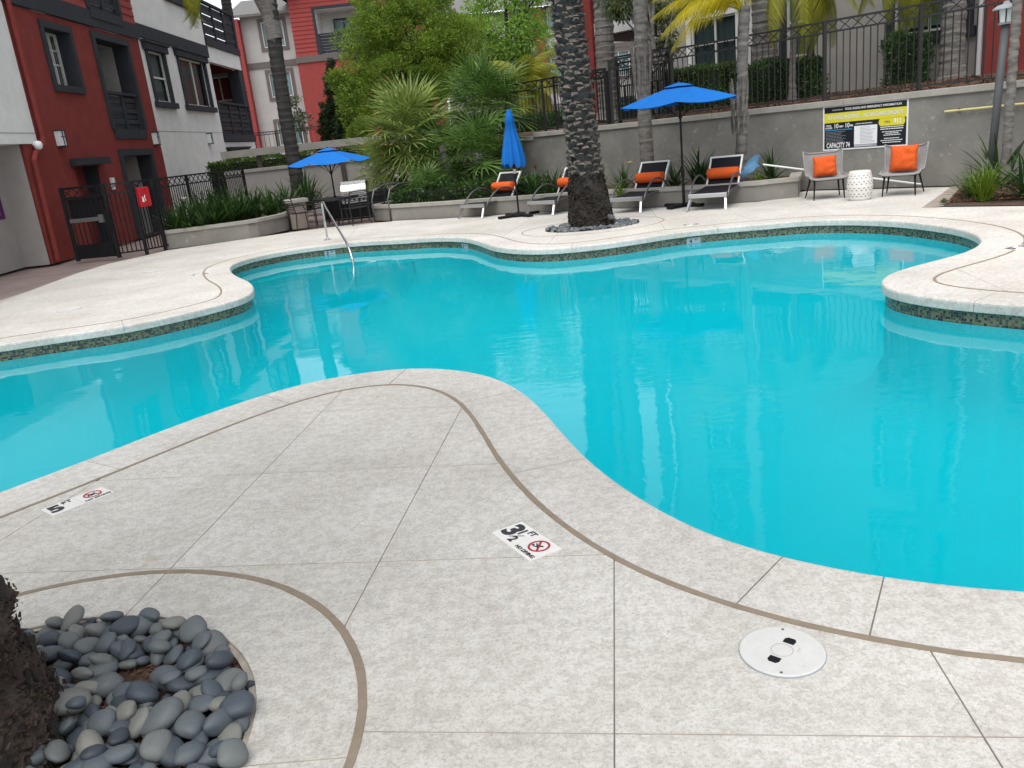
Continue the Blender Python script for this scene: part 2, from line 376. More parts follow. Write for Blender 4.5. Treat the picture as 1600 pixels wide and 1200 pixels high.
def mosaicmat():
    ma = bpy.data.materials.new('mosaic_tile'); ma.use_nodes = True
    nt = ma.node_tree; N = nt.nodes; L = nt.links; p = N['Principled BSDF']; p.inputs['Roughness'].default_value = .25
    uv = N.new('ShaderNodeUVMap'); mp = N.new('ShaderNodeVectorMath'); mp.operation = 'MULTIPLY'; mp.inputs[1].default_value = (1/.022,1/.022,1); L.new(uv.outputs[0], mp.inputs[0])
    fl = N.new('ShaderNodeVectorMath'); fl.operation = 'FLOOR'; L.new(mp.outputs[0], fl.inputs[0])
    wn_ = N.new('ShaderNodeTexWhiteNoise'); wn_.noise_dimensions = '2D'; L.new(fl.outputs[0], wn_.inputs['Vector'])
    cr = N.new('ShaderNodeValToRGB'); cr.color_ramp.interpolation = 'CONSTANT'; e = cr.color_ramp.elements
    e[0].color = (.012,.016,.015,1); e[1].position = .9; e[1].color = (.17,.14,.085,1)
    for pos, c in ((.20,(.06,.065,.035)),(.36,(.19,.165,.075)),(.54,(.10,.062,.036)),(.66,(.14,.15,.08)),(.82,(.05,.06,.05))):
        x = e.new(pos); x.color = (*c,1)
    L.new(wn_.outputs['Value'], cr.inputs[0])
    fr = N.new('ShaderNodeVectorMath'); fr.operation = 'FRACTION'; L.new(mp.outputs[0], fr.inputs[0])
    sx = N.new('ShaderNodeSeparateXYZ'); L.new(fr.outputs[0], sx.inputs[0])
    def edge(o):
        a = N.new('ShaderNodeMath'); a.operation = 'LESS_THAN'; a.inputs[1].default_value = .13; L.new(o, a.inputs[0]); return a.outputs[0]
    mx_ = N.new('ShaderNodeMath'); mx_.operation = 'MAXIMUM'; L.new(edge(sx.outputs[0]), mx_.inputs[0]); L.new(edge(sx.outputs[1]), mx_.inputs[1])
    mx = N.new('ShaderNodeMix'); mx.data_type = 'RGBA'; mx.inputs['B'].default_value = (.13,.13,.11,1); L.new(mx_.outputs[0], mx.inputs['Factor']); L.new(cr.outputs[0], mx.inputs['A'])
    L.new(mx.outputs['Result'], p.inputs['Base Color'])
    bu = N.new('ShaderNodeBump'); bu.invert = True; bu.inputs['Strength'].default_value = .4; bu.inputs['Distance'].default_value = .003; L.new(mx_.outputs[0], bu.inputs['Height']); L.new(bu.outputs[0], p.inputs['Normal'])
    return ma
M['mosaic'] = mosaicmat()

# ================================================================== POOL OUTLINE
near_px = [(1600,922),(1500,912),(1379,899),(1300,885),(1220,867),(1125,840),(1050,805),(980,763),(920,717),(880,675),(845,635),(815,609),(770,587),(720,577),(645,573),(575,580),(500,592),(400,619),(250,672),(180,700),(100,730),(0,767)]
far_px = [(0,538),(100,523),(195,509),(290,489),(350,474),(385,463),(397,452),(390,440),(370,431),(360,422),(362,414),(375,408),(400,401),(450,391),(525,381),(567,377),(625,374),(675,370.5),(725,371),(750,377),(770,384),(800,388),(837,389),(892,386),(975,376),(1050,364),(1120,356),(1200,349.3),(1250,344.5),(1325,342.5),(1400,345),(1480,354),(1520,364),(1534,375),(1525,385),(1500,396),(1450,409),(1412,419),(1382,430),(1374,439),(1378,447),(1400,455),(1450,464),(1516,471),(1600,477)]
ctrl = [np.array(gp(*p)) for p in near_px] + [np.array(p) for p in ((-3.6,3.65),(-5.0,3.1),(-6.8,3.6),(-7.8,5.4),(-7.4,7.6),(-6.4,8.7))] + [np.array(gp(*p)) for p in far_px] + [np.array(p) for p in ((4.3,5.35),(4.75,4.3),(4.5,3.2),(3.7,2.5),(2.7,2.2))]
def catmull(P, k=14):
    P = np.array(P); n = len(P); out = []
    for i in range(n):
        p0,p1,p2,p3 = P[i-1],P[i],P[(i+1)%n],P[(i+2)%n]
        for j in range(k):
            t = j/k
            out.append(.5*((2*p1)+(-p0+p2)*t+(2*p0-5*p1+4*p2-p3)*t*t+(-p0+3*p1-3*p2+p3)*t**3))
    return np.array(out)
def resample(P, step, closed=True):
    Q = np.vstack([P, P[:1]]) if closed else P
    s = np.r_[0, np.cumsum(np.linalg.norm(np.diff(Q, axis=0), axis=1))]
    n = max(2, int(round(s[-1]/step)))
    t = np.linspace(0, s[-1], n, endpoint=False) if closed else np.linspace(0, s[-1], n+1)
    return np.c_[np.interp(t, s, Q[:,0]), np.interp(t, s, Q[:,1])]
def relax(P, it, lam=.5):
    for _ in range(it): P = P+lam*((np.roll(P,1,0)+np.roll(P,-1,0))/2-P)
    return P
PE = resample(catmull(ctrl), .07)
PE = resample(relax(PE, 14), .07)
NP_ = len(PE)
def normals(P, win=4):
    d = np.roll(P,-1,0)-np.roll(P,1,0); n = np.c_[-d[:,1], d[:,0]]; n /= np.linalg.norm(n,axis=1)[:,None]
    n = relax(n, win); return n/np.linalg.norm(n,axis=1)[:,None]
NE = normals(PE)
def off(d, it=0):
    Q = PE+NE*d
    return relax(Q, it) if it else Q
PT = off(.42, 12)
ARC = np.r_[0, np.cumsum(np.linalg.norm(np.diff(PE,axis=0),axis=1))]
def nearest(p): return int(np.argmin(((PE-np.array(p))**2).sum(1)))

# ground sheets ---------------------------------------------------------------
def sheet(name, loops, z, material, parent=None, kind='structure', label=None):
    L3 = [[Vector((p[0],p[1],0)) for p in lp] for lp in loops]
    tri = tessellate_polygon(L3)
    vs = [(p.x,p.y,z) for lp in L3 for p in lp]
    me = bpy.data.meshes.new(name); me.from_pydata(vs, [], [tuple(t) for t in tri]); me.materials.append(material)
    bm = bmesh.new(); bm.from_mesh(me); bmesh.ops.recalc_face_normals(bm, faces=bm.faces)
    if bm.faces and sum(f.normal.z*f.calc_area() for f in bm.faces) < 0: bmesh.ops.reverse_faces(bm, faces=bm.faces)
    bm.to_mesh(me); bm.free()
    o = inst(name, me, parent); return setp(o, label, kind=kind)
sheet('ground', [[(-140,-60),(140,-60),(140,260),(-140,260)], off(.12)[::3]], -.05, M['pave'])

ia = int(np.argmin(PT[:,0])); ib = int(np.argmax(PT[:,0]*1.0+(PT[:,1]<5)*3))
near_T = np.vstack([PT[ib:], PT[:ia+1]]); far_T = PT[ia:ib+1]
RC = np.array((-1.705, 2.035)); RR, RB = 1.156, .828         # ring round the near palm bed
circ = lambda c, r, n, e=1.0: [(c[0]+r*math.cos(2*PI*k/n), c[1]+e*r*math.sin(2*PI*k/n)) for k in range(n)]
BC = np.array((1.64, 14.22)); BRX, BRY = .80, .62             # bed round the middle palm
deck_far_px = [(612,346),(550,351),(475,360),(400,371),(262,391),(220,401),(170,412),(120,427),(50,453),(0,473)]
outer_far = [(9.0,PT[ib][1]),(9.2,8.5),tuple(gp(1600,322)),tuple(gp(1470,323.5)),tuple(gp(1440,325)),tuple(gp(1487,292)),(7.75,14.35),(6.05,16.25),tuple(gp(1230,303)),tuple(gp(1200,311.5)),(5.02,15.32),(4.76,15.24),(2.85,16.38),(2.30,17.06),(.4,18.1),(-1.2,18.88),(-2.35,19.68)]+[tuple(gp(*p)) for p in deck_far_px]+[(-8.6,12.6),(-12,8.0),(-12,PT[ia][1])]
near_poly = [tuple(p) for p in near_T]+[(-12,PT[ia][1]),(-12,-3),(9,-3),(9,PT[ib][1])]
far_poly = [tuple(p) for p in far_T]+outer_far
ring_near = circ(RC, RR, 96); ring_mid = circ(BC, 1.0, 72); ring_mid = [(BC[0]+(x-BC[0])*1.2, BC[1]+(y-BC[1])*1.0) for x,y in ring_mid]
bed_mid = [(BC[0]+BRX*math.cos(2*PI*k/48), BC[1]+BRY*math.sin(2*PI*k/48)) for k in range(48)]
sheet('deck_bed', [near_poly, circ(RC, RB-.02, 64)], -.008, M['joint'])
sheet('deck_bed', [far_poly, bed_mid], -.008, M['joint'])

deck = struct('pool_deck')
def slabs(loops, cuts, material, gap=.0027, parent=deck, name='deck_slab'):
    L3 = [[Vector((p[0],p[1],0)) for p in lp] for lp in loops]
    tri = tessellate_polygon(L3)
    bm = bmesh.new(); vs = [bm.verts.new(p) for lp in L3 for p in lp]
    for t in tri:
        try: bm.faces.new([vs[i] for i in t])
        except ValueError: pass
    bmesh.ops.recalc_face_normals(bm, faces=bm.faces)
    for (p, q) in cuts:
        p = Vector((*p,0)); q = Vector((*q,0)); n = (q-p).cross(Vector((0,0,1))).normalized()
        r = bmesh.ops.bisect_plane(bm, geom=bm.verts[:]+bm.edges[:]+bm.faces[:], plane_co=p, plane_no=n, dist=1e-4)
        es = [e for e in bm.edges if len(e.link_faces) == 2 and all(abs((v.co-p).dot(n)) < 2e-4 for v in e.verts)]
        bmesh.ops.split_edges(bm, edges=es)
    seen = set(); bm.faces.ensure_lookup_table()
    for f0 in bm.faces[:]:
        if f0.index in seen: continue
        isl = []; st = [f0]; seen.add(f0.index)
        while st:
            f = st.pop(); isl.append(f)
            for e in f.edges:
                for g in e.link_faces:
                    if g.index not in seen: seen.add(g.index); st.append(g)
        if sum(f.calc_area() for f in isl) < 5e-3: continue
        idx = {}; V = []; F = []
        sgn = 1 if sum(f.normal.z for f in isl) > 0 else -1
        for f in isl:
            fl = list(f.verts) if sgn > 0 else list(f.verts)[::-1]
            for v in fl:
                if v not in idx: idx[v] = len(V); V.append(v.co.copy())
            F.append([idx[v] for v in fl])
        ec = {}
        for f in F:
            for i in range(len(f)): ec[(f[i], f[(i+1)%len(f)])] = 1
        bnd = [(a,b) for (a,b) in ec if (b,a) not in ec]
        acc = {}
        for a,b in bnd:
            d = (V[b]-V[a]); n = Vector((-d.y, d.x, 0))
            if n.length < 1e-7: continue
            n.normalize()
            for k in (a,b): acc.setdefault(k, []).append(n)
        nv = len(V); low = {}
        for k, ns in acc.items():
            n = sum(ns, Vector()); l = n.length
            if l > 1e-3: V[k] = V[k]+n/l*min(gap*2/l*1.0, gap*2)
        mbv = [tuple(p) for p in V]
        # rounded arris then side
        for k in acc:
            n = sum(acc[k], Vector()); n = n.normalized() if n.length > 1e-3 else n
            low[k] = len(mbv); mbv.append(tuple(V[k]-n*.002+Vector((0,0,-.003)))); mbv.append(tuple(V[k]-n*.002+Vector((0,0,-.02))))
        for a,b in bnd:
            if a in low and b in low:
                F.append([b, a, low[a], low[b]]); F.append([low[b], low[a], low[a]+1, low[b]+1])
        me = bpy.data.meshes.new(name); me.from_pydata(mbv, [], F); me.materials.append(material); me.materials.append(M['joint'])
        nt_ = len(isl)
        me.polygons.foreach_set('material_index', [0 if i < nt_ else 1 for i in range(len(F))])
        inst(name, me, parent)
    bm.free()
G2 = lambda *pts: [tuple(gp(*p)) for p in pts]
ncuts = [G2((180,750),(760,725)), G2((450,645),(715,635)), G2((0,896),(930,867)), G2((530,615),(200,957)), G2((720,640),(535,985)), G2((0,845),(65,805)), G2((959.5,890),(960,1190)), G2((570,1143),(1590,1152)), G2((1462,1030),(1567,1200))]
slabs([near_poly, ring_near], ncuts, M['deck'])
slabs([ring_near, circ(RC, RB, 72)], [G2((530,615),(200,957)), G2((380,1197),(545,1183))], M['deck'], name='collar_slab')
fcuts = [G2((670,360),(697,347)), G2((800,360),(822,346)), G2((875,355),(888,335)), G2((1018,328),(1040,360)), G2((1262,318),(1312,340)), G2((540,377),(560,352)), G2((1178,345),(1120,322))]
slabs([far_poly, ring_mid], fcuts, M['deck'])
slabs([ring_mid, bed_mid], [G2((860,382),(868,370)), G2((950,375),(951,363))], M['deck'], name='collar_slab')
bs = outer_far[17:27]
bo = [(p[0]-.12, p[1]+.30) for p in bs]; bo[-1] = (bs[-1][0]-.3, bs[-1][1]+.25)
sheet('border_strip', [bs[3:]+bo[3:][::-1]], -.028, M['border'])

def strip(path, w, z, name, material, closed, parent=None, h=.003):
    P = np.array(path); n = len(P)
    if closed: d = np.roll(P,-1,0)-np.roll(P,1,0)
    else: d = np.gradient(P, axis=0)
    nn = np.c_[-d[:,1], d[:,0]]; nn /= np.linalg.norm(nn,axis=1)[:,None]
    vs = []; fs = []
    rr = random.Random(3)
    for i in range(n):
        a = P[i]-nn[i]*(w/2+rr.uniform(-.0015,.0015)); b = P[i]+nn[i]*(w/2+rr.uniform(-.0015,.0015))
        vs += [(a[0],a[1],z-.012),(a[0],a[1],z),(b[0],b[1],z),(b[0],b[1],z-.012)]
    for i in range(n if closed else n-1):
        j = (i+1)%n
        for k in range(3): fs.append((i*4+k, j*4+k, j*4+k+1, i*4+k+1))
    mb = MB().add(vs, fs); return mb.build(name, material, parent)
strip(PT, .027, .0022, 'expansion_joint', M['sealant'], True, deck)
strip(circ(RC, RR, 128), .029, .0022, 'expansion_joint', M['sealant'], True, deck)
strip(ring_mid, .02, .0022, 'expansion_joint', M['sealant'], True, deck)

# coping -----------------------------------------------------------------------
cop = struct('pool_coping')
jpx = [(640,575),(411,619),(137,717),(815,609),(900,717),(1217,869),(1380,899),(195,512),(352,474),(567,377),(663,371),(892,386),(1120,356),(1250,344),(1378,343.5),(1500,396),(1516,471)]
jidx = sorted(set(nearest(gp(*p)) for p in jpx)); full = []
for a, b in zip(jidx, jidx[1:]+[jidx[0]+NP_]):
    full.append(a); n = int(round((b-a)*.07/2.6))
    for k in range(1, n): full.append((a+(b-a)*k//n) % NP_)
full = sorted(set(full))
PTc = PE+(PT-PE)*((np.linalg.norm(PT-PE,axis=1)-.012)/np.linalg.norm(PT-PE,axis=1))[:,None]
prof = [(.0,.0,1),(.028,0,0),(.012,-.004,0),(.003,-.013,0),(0,-.028,0),(0,-.082,0),(.006,-.088,0),(.05,-.09,0)]
for a, b in zip(full, full[1:]+[full[0]+NP_]):
    ids = [i % NP_ for i in range(a, b+1)]; m_ = len(ids); vs = []; fs = []; K = len(prof)
    for c, i in enumerate(ids):
        t = PE[(i+1)%NP_]-PE[i-1]; t = t/np.linalg.norm(t); sh = .0028 if c == 0 else (-.0028 if c == m_-1 else 0)
        for (o_, z_, inner) in prof:
            p = (PTc[i] if inner else PE[i]+NE[i]*o_)+t*sh
            vs.append((p[0],p[1],z_))
    for c in range(m_-1):
        for k in range(K-1): fs.append((c*K+k, c*K+k+1, (c+1)*K+k+1, (c+1)*K+k))
    fs.append(tuple(range(K))[::-1]); fs.append(tuple((m_-1)*K+k for k in range(K)))
    mb = MB().add(vs, fs); o = mb.build('coping_stone', M['coping'], cop)
sub = MB()                                                     # mortar seen in the joints between coping stones
for z, q in ((-.012, 1),):
    A = off(.016); B = PTc
    vs = []; fs = []
    for i in range(NP_): vs += [(B[i][0],B[i][1],-.012),(A[i][0],A[i][1],-.012),(A[i][0],A[i][1],-.085)]
    for i in range(NP_):
        j = (i+1)%NP_
        for k in range(2): fs.append((i*3+k,i*3+k+1,j*3+k+1,j*3+k))
    sub.add(vs, fs)
sub.build('coping_mortar', M['joint'], cop)

# basin ------------------------------------------------------------------------
WZ = -.188
basin = struct('pool_basin')
A = off(.035)
def band(name, z0, z1, material, uv=False, o=A):
    vs = []; fs = []
    for i in range(NP_): vs += [(o[i][0],o[i][1],z1),(o[i][0],o[i][1],z0)]
    for i in range(NP_):
        j = (i+1)%NP_; fs.append((2*i,2*i+1,2*j+1,2*j))
    me = bpy.data.meshes.new(name); me.from_pydata(vs, [], fs); me.materials.append(material)
    if uv:
        lay = me.uv_layers.new(name='UVMap')
        for f in me.polygons:
            i = f.index; s0 = ARC[i]; s1 = ARC[i]+.07
            for li, (s_, z_) in zip(f.loop_indices, ((s0,z1),(s0,z0),(s1,z0),(s1,z1))): lay.data[li].uv = (s_, z_-z0)
    return inst(name, me, basin)
band('tile_band', -.197, -.089, M['mosaic'], True)
vs = []; fs = []
profw = [(.035,-.197),(.03,-.205),(.03,-.70),(-.08,-.95),(-.28,-1.15),(-.55,-1.27),(-.62,-1.302)]
for i in range(NP_):
    for (o_, z_) in profw: p = PE[i]+NE[i]*o_; vs.append((p[0],p[1],z_))
K = len(profw)
for i in range(NP_):
    j = (i+1)%NP_
    for k in range(K-1): fs.append((i*K+k,i*K+k+1,j*K+k+1,j*K+k))
MB().add(vs, fs).build('pool_wall', M['plaster'], basin, smooth=True)
sheet('pool_floor', [relax(off(-.58),6)[::2]], -1.30, M['plaster'], basin, kind=None)
# steps under the handrail bay and a shallow bench at the near right corner
sc = np.array(gp(500,385))
for k, (w_, z0) in enumerate(((.34,-.42),)):
    i0, i1 = nearest(gp(372,409)), nearest(gp(640,373)); ids = range(i0, i1+1)
    outer = [PE[i]+NE[i]*.03 for i in ids]; inner = [PE[i]-NE[i]*w_*min(1,math.sin(PI*(c+.5)/len(ids))*1.8) for c,i in enumerate(ids)]
    for _ in range(60): inner = [inner[0]]+[(inner[k-1]+inner[k+1])/2*.5+inner[k]*.5 for k in range(1,len(inner)-1)]+[inner[-1]]
    low = [p+(p-q)/max(1e-3,np.linalg.norm(p-q))*.05*min(1,math.sin(PI*(c+.5)/len(ids))*1.8) for c,(p,q) in enumerate(zip(inner,outer))]
    vs = [(p[0],p[1],z0) for p in outer]+[(p[0],p[1],z0) for p in inner]+[(p[0],p[1],-1.31) for p in low]
    n = len(outer); fs = []
    for i in range(n-1): fs += [(i,i+1,n+i+1,n+i),(n+i,n+i+1,2*n+i+1,2*n+i)]
    MB().add(vs, fs).build('pool_step', M['plaster'], basin)
i0, i1 = nearest((4.3,2.95)), nearest(gp(1500,912))
ids = list(range(i0, NP_))+list(range(0, i1+1)); outer = [PE[i]+NE[i]*.03 for i in ids]; inner = [PE[i]-NE[i]*.45 for i in ids]; n = len(ids)
vs = [(p[0],p[1],-.62) for p in outer]+[(p[0],p[1],-.62) for p in inner]+[(p[0],p[1],-1.3) for p in inner]; fs = []
for i in range(n-1): fs += [(i,i+1,n+i+1,n+i),(n+i,n+i+1,2*n+i+1,2*n+i)]
fs.append((n-1,2*n-1,3*n-1))
MB().add(vs, fs).build('pool_bench', M['plaster'], basin)
# water body
Wl = off(.075); L3 = [[Vector((p[0],p[1],0)) for p in Wl]]; tri = [tuple(t) for t in tessellate_polygon(L3)]
n = NP_; vs = [(p[0],p[1],WZ) for p in Wl]+[(p[0],p[1],-1.5) for p in Wl]
bm = bmesh.new(); bv = [bm.verts.new(v) for v in vs]
for t in tri:
    bm.faces.new([bv[i] for i in t]); bm.faces.new([bv[i+n] for i in t[::-1]])
for i in range(n):
    j = (i+1)%n; bm.faces.new((bv[i],bv[j],bv[n+j],bv[n+i]))
bmesh.ops.recalc_face_normals(bm, faces=bm.faces)
me = bpy.data.meshes.new('water'); bm.to_mesh(me); bm.free(); me.materials.append(M['water'])
setp(inst('water', me), kind='structure')

# frames of reference: the retaining wall and what stands behind it ------------
WU = Vector((.669,-.743)); WN = Vector((.743,.669))
def W(s, D, z=None):
    p = WU*s+WN*D
    return p if z is None else Vector((p.x,p.y,z))
def wallM(s, D, z):            # x along the wall, y up, z towards the pool
    x = Vector((WU.x,WU.y,0)); zz = Vector((-WN.x,-WN.y,0)); y = Vector((0,0,1))
    mm = Matrix((x,y,zz)).transposed().to_4x4(); mm.translation = W(s,D,z); return mm
WD = 15.56
class Facade:
    def __init__(s, org, u, n): s.o = Vector(org); s.u = Vector(u); s.n = Vector(n)
    def P(s, u, z, d=0):
        p = s.o+s.u*u+s.n*d; return Vector((p.x,p.y,z))
    def box(s, mb, u0, u1, z0, z1, d0, d1):
        vs = [s.P(u0,z0,d0),s.P(u1,z0,d0),s.P(u1,z0,d1),s.P(u0,z0,d1),s.P(u0,z1,d0),s.P(u1,z1,d0),s.P(u1,z1,d1),s.P(u0,z1,d1)]
        return mb.add(vs, [(0,3,2,1),(4,5,6,7),(0,1,5,4),(1,2,6,5),(2,3,7,6),(3,0,4,7)])
    def wall(s, mb, u0, u1, z0, z1, ops, th=.25, d=0):
        us = sorted(set([u0,u1]+[min(max(x,u0),u1) for o in ops for x in o[:2]])); zs = sorted(set([z0,z1]+[min(max(x,z0),z1) for o in ops for x in o[2:4]]))
        for a,b in zip(us,us[1:]):
            for c,e in zip(zs,zs[1:]):
                if any(o[0] <= a+1e-6 and b <= o[1]+1e-6 and o[2] <= c+1e-6 and e <= o[3]+1e-6 for o in ops): continue
                if b-a < 1e-5 or e-c < 1e-5: continue
                mb.add([s.P(a,c,d),s.P(b,c,d),s.P(b,e,d),s.P(a,e,d)], [(0,1,2,3)])
        for o in ops:
            a,b,c,e = max(o[0],u0),min(o[1],u1),max(o[2],z0),min(o[3],z1)
            mb.cur = 1; mb.add([s.P(a,c,d),s.P(b,c,d),s.P(b,e,d),s.P(a,e,d),s.P(a,c,d-th),s.P(b,c,d-th),s.P(b,e,d-th),s.P(a,e,d-th)], [(0,1,5,4),(1,2,6,5),(2,3,7,6),(3,0,4,7)]); mb.cur = 0
        return mb
    def window(s, par, u0, u1, z0, z1, dep=.12, mull=(), bars=(), blind='blindd', fr=.05, blindz=None, frm='frame'):
        mb = MB()
        s.box(mb,u0,u0+fr,z0,z1,-dep,-dep+.06); s.box(mb,u1-fr,u1,z0,z1,-dep,-dep+.06)
        s.box(mb,u0+fr,u1-fr,z0,z0+fr,-dep,-dep+.06); s.box(mb,u0+fr,u1-fr,z1-fr,z1,-dep,-dep+.06)
        for x in mull: s.box(mb,x-.022,x+.022,z0+fr,z1-fr,-dep,-dep+.057)
        f = mb.build('window', M[frm], par, world=True)
        for (a,b,c,e) in bars:
            q = MB(); s.box(q,a,b,c,e,-dep+.003,-dep+.05); q.build('glazing_bar', M[frm], f, world=False) if False else s._sub(q,'glazing_bar',M[frm],f,par)
        edges = [u0+fr]+sorted(mull)+[u1-fr]
        for a,b in zip(edges,edges[1:]):
            q = MB(); q.add([s.P(a,z0+fr,-dep+.02),s.P(b,z0+fr,-dep+.02),s.P(b,z1-fr,-dep+.02),s.P(a,z1-fr,-dep+.02)], [(0,1,2,3)]); s._sub(q,'pane',M['glass'],f,par)
        q = MB(); bz = z0+fr if blindz is None else blindz
        n = max(2,int((u1-u0)/.09)); vs = []; fs = []
        for i in range(n+1):
            u = u0+(u1-u0)*i/n; dd = -dep-.05-(.018 if i%2 else 0)
            vs += [s.P(u,bz,dd), s.P(u,z1-.01,dd)]
            if i: fs.append((2*i-2,2*i,2*i+1,2*i-1))
        q.add(vs, fs); s._sub(q,'curtain',M[blind],f,par)
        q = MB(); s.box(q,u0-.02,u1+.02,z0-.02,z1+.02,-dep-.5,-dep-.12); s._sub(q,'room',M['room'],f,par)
        return f
    def _sub(s, q, name, material, f, par):
        l = par.location; q.v = [(x-l.x,y-l.y,z-l.z) for x,y,z in q.v]; return q.build(name, material, f)
    def frame(s, par, u0, u1, z0, z1, w=.14, d=.05, name='trim', material='trim', sides='lrtb'):
        if sides == 'lr':
            s.frame(par,u0,u1,z0,z1,w,d,name,material,'l'); return s.frame(par,u0,u1,z0,z1,w,d,name,material,'r')
        mb = MB()
        if 'l' in sides: s.box(mb,u0-w,u0,z0,z1,0.003,d)
        if 'r' in sides: s.box(mb,u1,u1+w,z0,z1,0.003,d)
        if 't' in sides: s.box(mb,u0-w,u1+w,z1,z1+w,0.003,d+.004)
        if 'b' in sides: s.box(mb,u0-w,u1+w,z0-w,z0,0.003,d+.004)
        return mb.build(name, M[material], par, world=True)
    def part(s, par, name, material, u0, u1, z0, z1, d0, d1):
        mb = MB(); s.box(mb,u0,u1,z0,z1,d0,d1); return mb.build(name, M[material], par, world=True)
    def rail(s, par, u0, u1, z0, z1, n=7, posts=3, d=.0, sill=True):
        h = (z1-z0)/n
        for k in range(n): s.part(par,'rail_slat','trim',u0,u1,z0+h*(k+.07),z0+h*(k+.91),d-.05+(.03 if k%2 else 0),d-.02+(.03 if k%2 else 0))
        for k in range(posts):
            u = u0+(u1-u0)*k/(posts-1); s.part(par,'rail_post','trim',u-.045,u+.045,z0,z1+.03,d-.015,d+.045)
        s.part(par,'rail_cap','trim',u0-.06,u1+.06,z1+.03,z1+.10,d-.08,d+.07)
        if sill: s.part(par,'rail_sill','trim',u0-.12,u1+.12,z0-.24,z0,d-.02,d+.09)

# ================================================================== LEFT APARTMENT BUILDING (facade along x = -9.46)
LB = thing('apartment_building', 'red and grey stucco apartment building with charcoal trim at the left behind the gate', 'building', (-9.46, 25, 0))
LF = Facade((-9.46, 0), (0, 1), (1, 0))
TOPZ = 9.2
mb = MB(); ops = [(20.12,21.30,3.75,4.95),(22.66,24.62,2.81,5.00),(22.72,24.62,0.02,2.14),(20.05,21.2,.02,1.95)]
LF.wall(mb, 18.08, 25.6, 0, 5.25, ops, .38)
mb.add([(-9.46,18.08,0),(-10.4,18.08,0),(-10.4,18.08,TOPZ),(-9.46,18.08,TOPZ)], [(0,1,2,3)])
mb.build('wall', [M['redw'],M['trim']], LB, world=True)
# lap siding above the band
z = 5.66
while z < TOPZ:
    for (a,b) in ((18.08,22.60),(24.70,25.6)):
        q = MB(); P = [LF.P(a,z,.035),LF.P(b,z,.035),LF.P(b,z+.2,.012),LF.P(a,z+.2,.012),LF.P(a,z,-.05),LF.P(b,z,-.05)]
        q.add(P, [(0,1,2,3),(0,4,5,1)]); q.build('siding_plank', M['redl'], LB, world=True)
    z += .2
LF.part(LB,'wall','redl',18.08,25.6,5.6,TOPZ,-.3,-.06) if False else None
LF.part(LB,'belt_band','trim',18.02,25.6,5.27,5.66,0,.05)
# small window
LF.window(LB,20.12,21.30,3.75,4.95,dep=.34,bars=[(20.17,21.25,4.56,4.59),(20.17,21.25,4.24,4.28),(20.50,20.53,4.28,4.92)],mull=(20.95,),blind='blindd')
LF.frame(LB,20.12,21.30,3.75,4.95,.15,.05)
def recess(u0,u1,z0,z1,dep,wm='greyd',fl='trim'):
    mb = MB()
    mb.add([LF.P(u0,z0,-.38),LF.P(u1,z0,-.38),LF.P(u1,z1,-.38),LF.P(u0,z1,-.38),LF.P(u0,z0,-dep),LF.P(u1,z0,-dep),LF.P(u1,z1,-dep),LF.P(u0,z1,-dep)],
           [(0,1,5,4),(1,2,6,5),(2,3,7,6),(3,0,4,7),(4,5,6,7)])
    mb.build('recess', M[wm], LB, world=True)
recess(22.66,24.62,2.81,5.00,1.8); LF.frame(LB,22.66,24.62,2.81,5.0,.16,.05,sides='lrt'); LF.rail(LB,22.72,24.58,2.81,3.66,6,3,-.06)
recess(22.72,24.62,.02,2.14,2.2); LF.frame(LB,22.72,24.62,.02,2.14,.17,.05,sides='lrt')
mb = MB(); mb.add([LF.P(20.05,.02,-.36),LF.P(21.2,.02,-.36),LF.P(21.2,1.95,-.36),LF.P(20.05,1.95,-.36)],[(0,1,2,3)]); mb.build('door', M['redw'], LB, world=True)
LF.part(LB,'stucco_reveal','greyd',25.62,31.83,2.78,2.795,.001,.006)
LF.part(LB,'awning','trim',19.86,21.43,1.97,2.13,.0,.26)
# third floor balcony over the band
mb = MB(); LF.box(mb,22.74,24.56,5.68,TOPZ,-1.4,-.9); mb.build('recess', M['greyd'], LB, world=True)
LF.frame(LB,22.74,24.56,5.70,TOPZ,.14,.06,sides='lr'); LF.rail(LB,22.8,24.5,5.72,6.75,7,3,-.02)
# grey part
mb = MB(); ops = [(26.05,27.30,3.62,5.05),(28.62,31.15,3.62,5.10),(28.6,30.9,6.9,8.6),(32.2,34.4,.32,2.02)]
LF.wall(mb,25.6,31.85,0,TOPZ,ops,.16); LF.wall(mb,31.85,36.0,0,2.45,ops,.16)
LF.box(mb,31.85,36.0,5.22,5.78,-.2,0)
mb.add([(-9.46,36,0),(-13,36,0),(-13,36,2.45),(-9.46,36,2.45)],[(0,1,2,3)])
mb.add([LF.P(31.85,2.45,0),LF.P(31.85,2.45,-3),LF.P(31.85,TOPZ,-3),LF.P(31.85,TOPZ,0)],[(0,1,2,3)])
mb.build('wall', [M['greyw'],M['trim']], LB, world=True)
LF.part(LB,'belt_band','trim',25.6,31.85,5.36,5.72,0,.05)
LF.window(LB,26.05,27.30,3.62,5.05,.1,bars=[(26.1,27.25,4.30,4.35)],blind='blindd')
LF.window(LB,28.62,31.15,3.62,5.10,.1,mull=(29.95,),blind='blindd')
LF.window(LB,28.6,30.9,6.9,8.6,.1,mull=(29.7,),blind='blindd')
LF.window(LB,32.2,34.4,.32,2.02,.1,mull=(33.2,),blind='blindd')
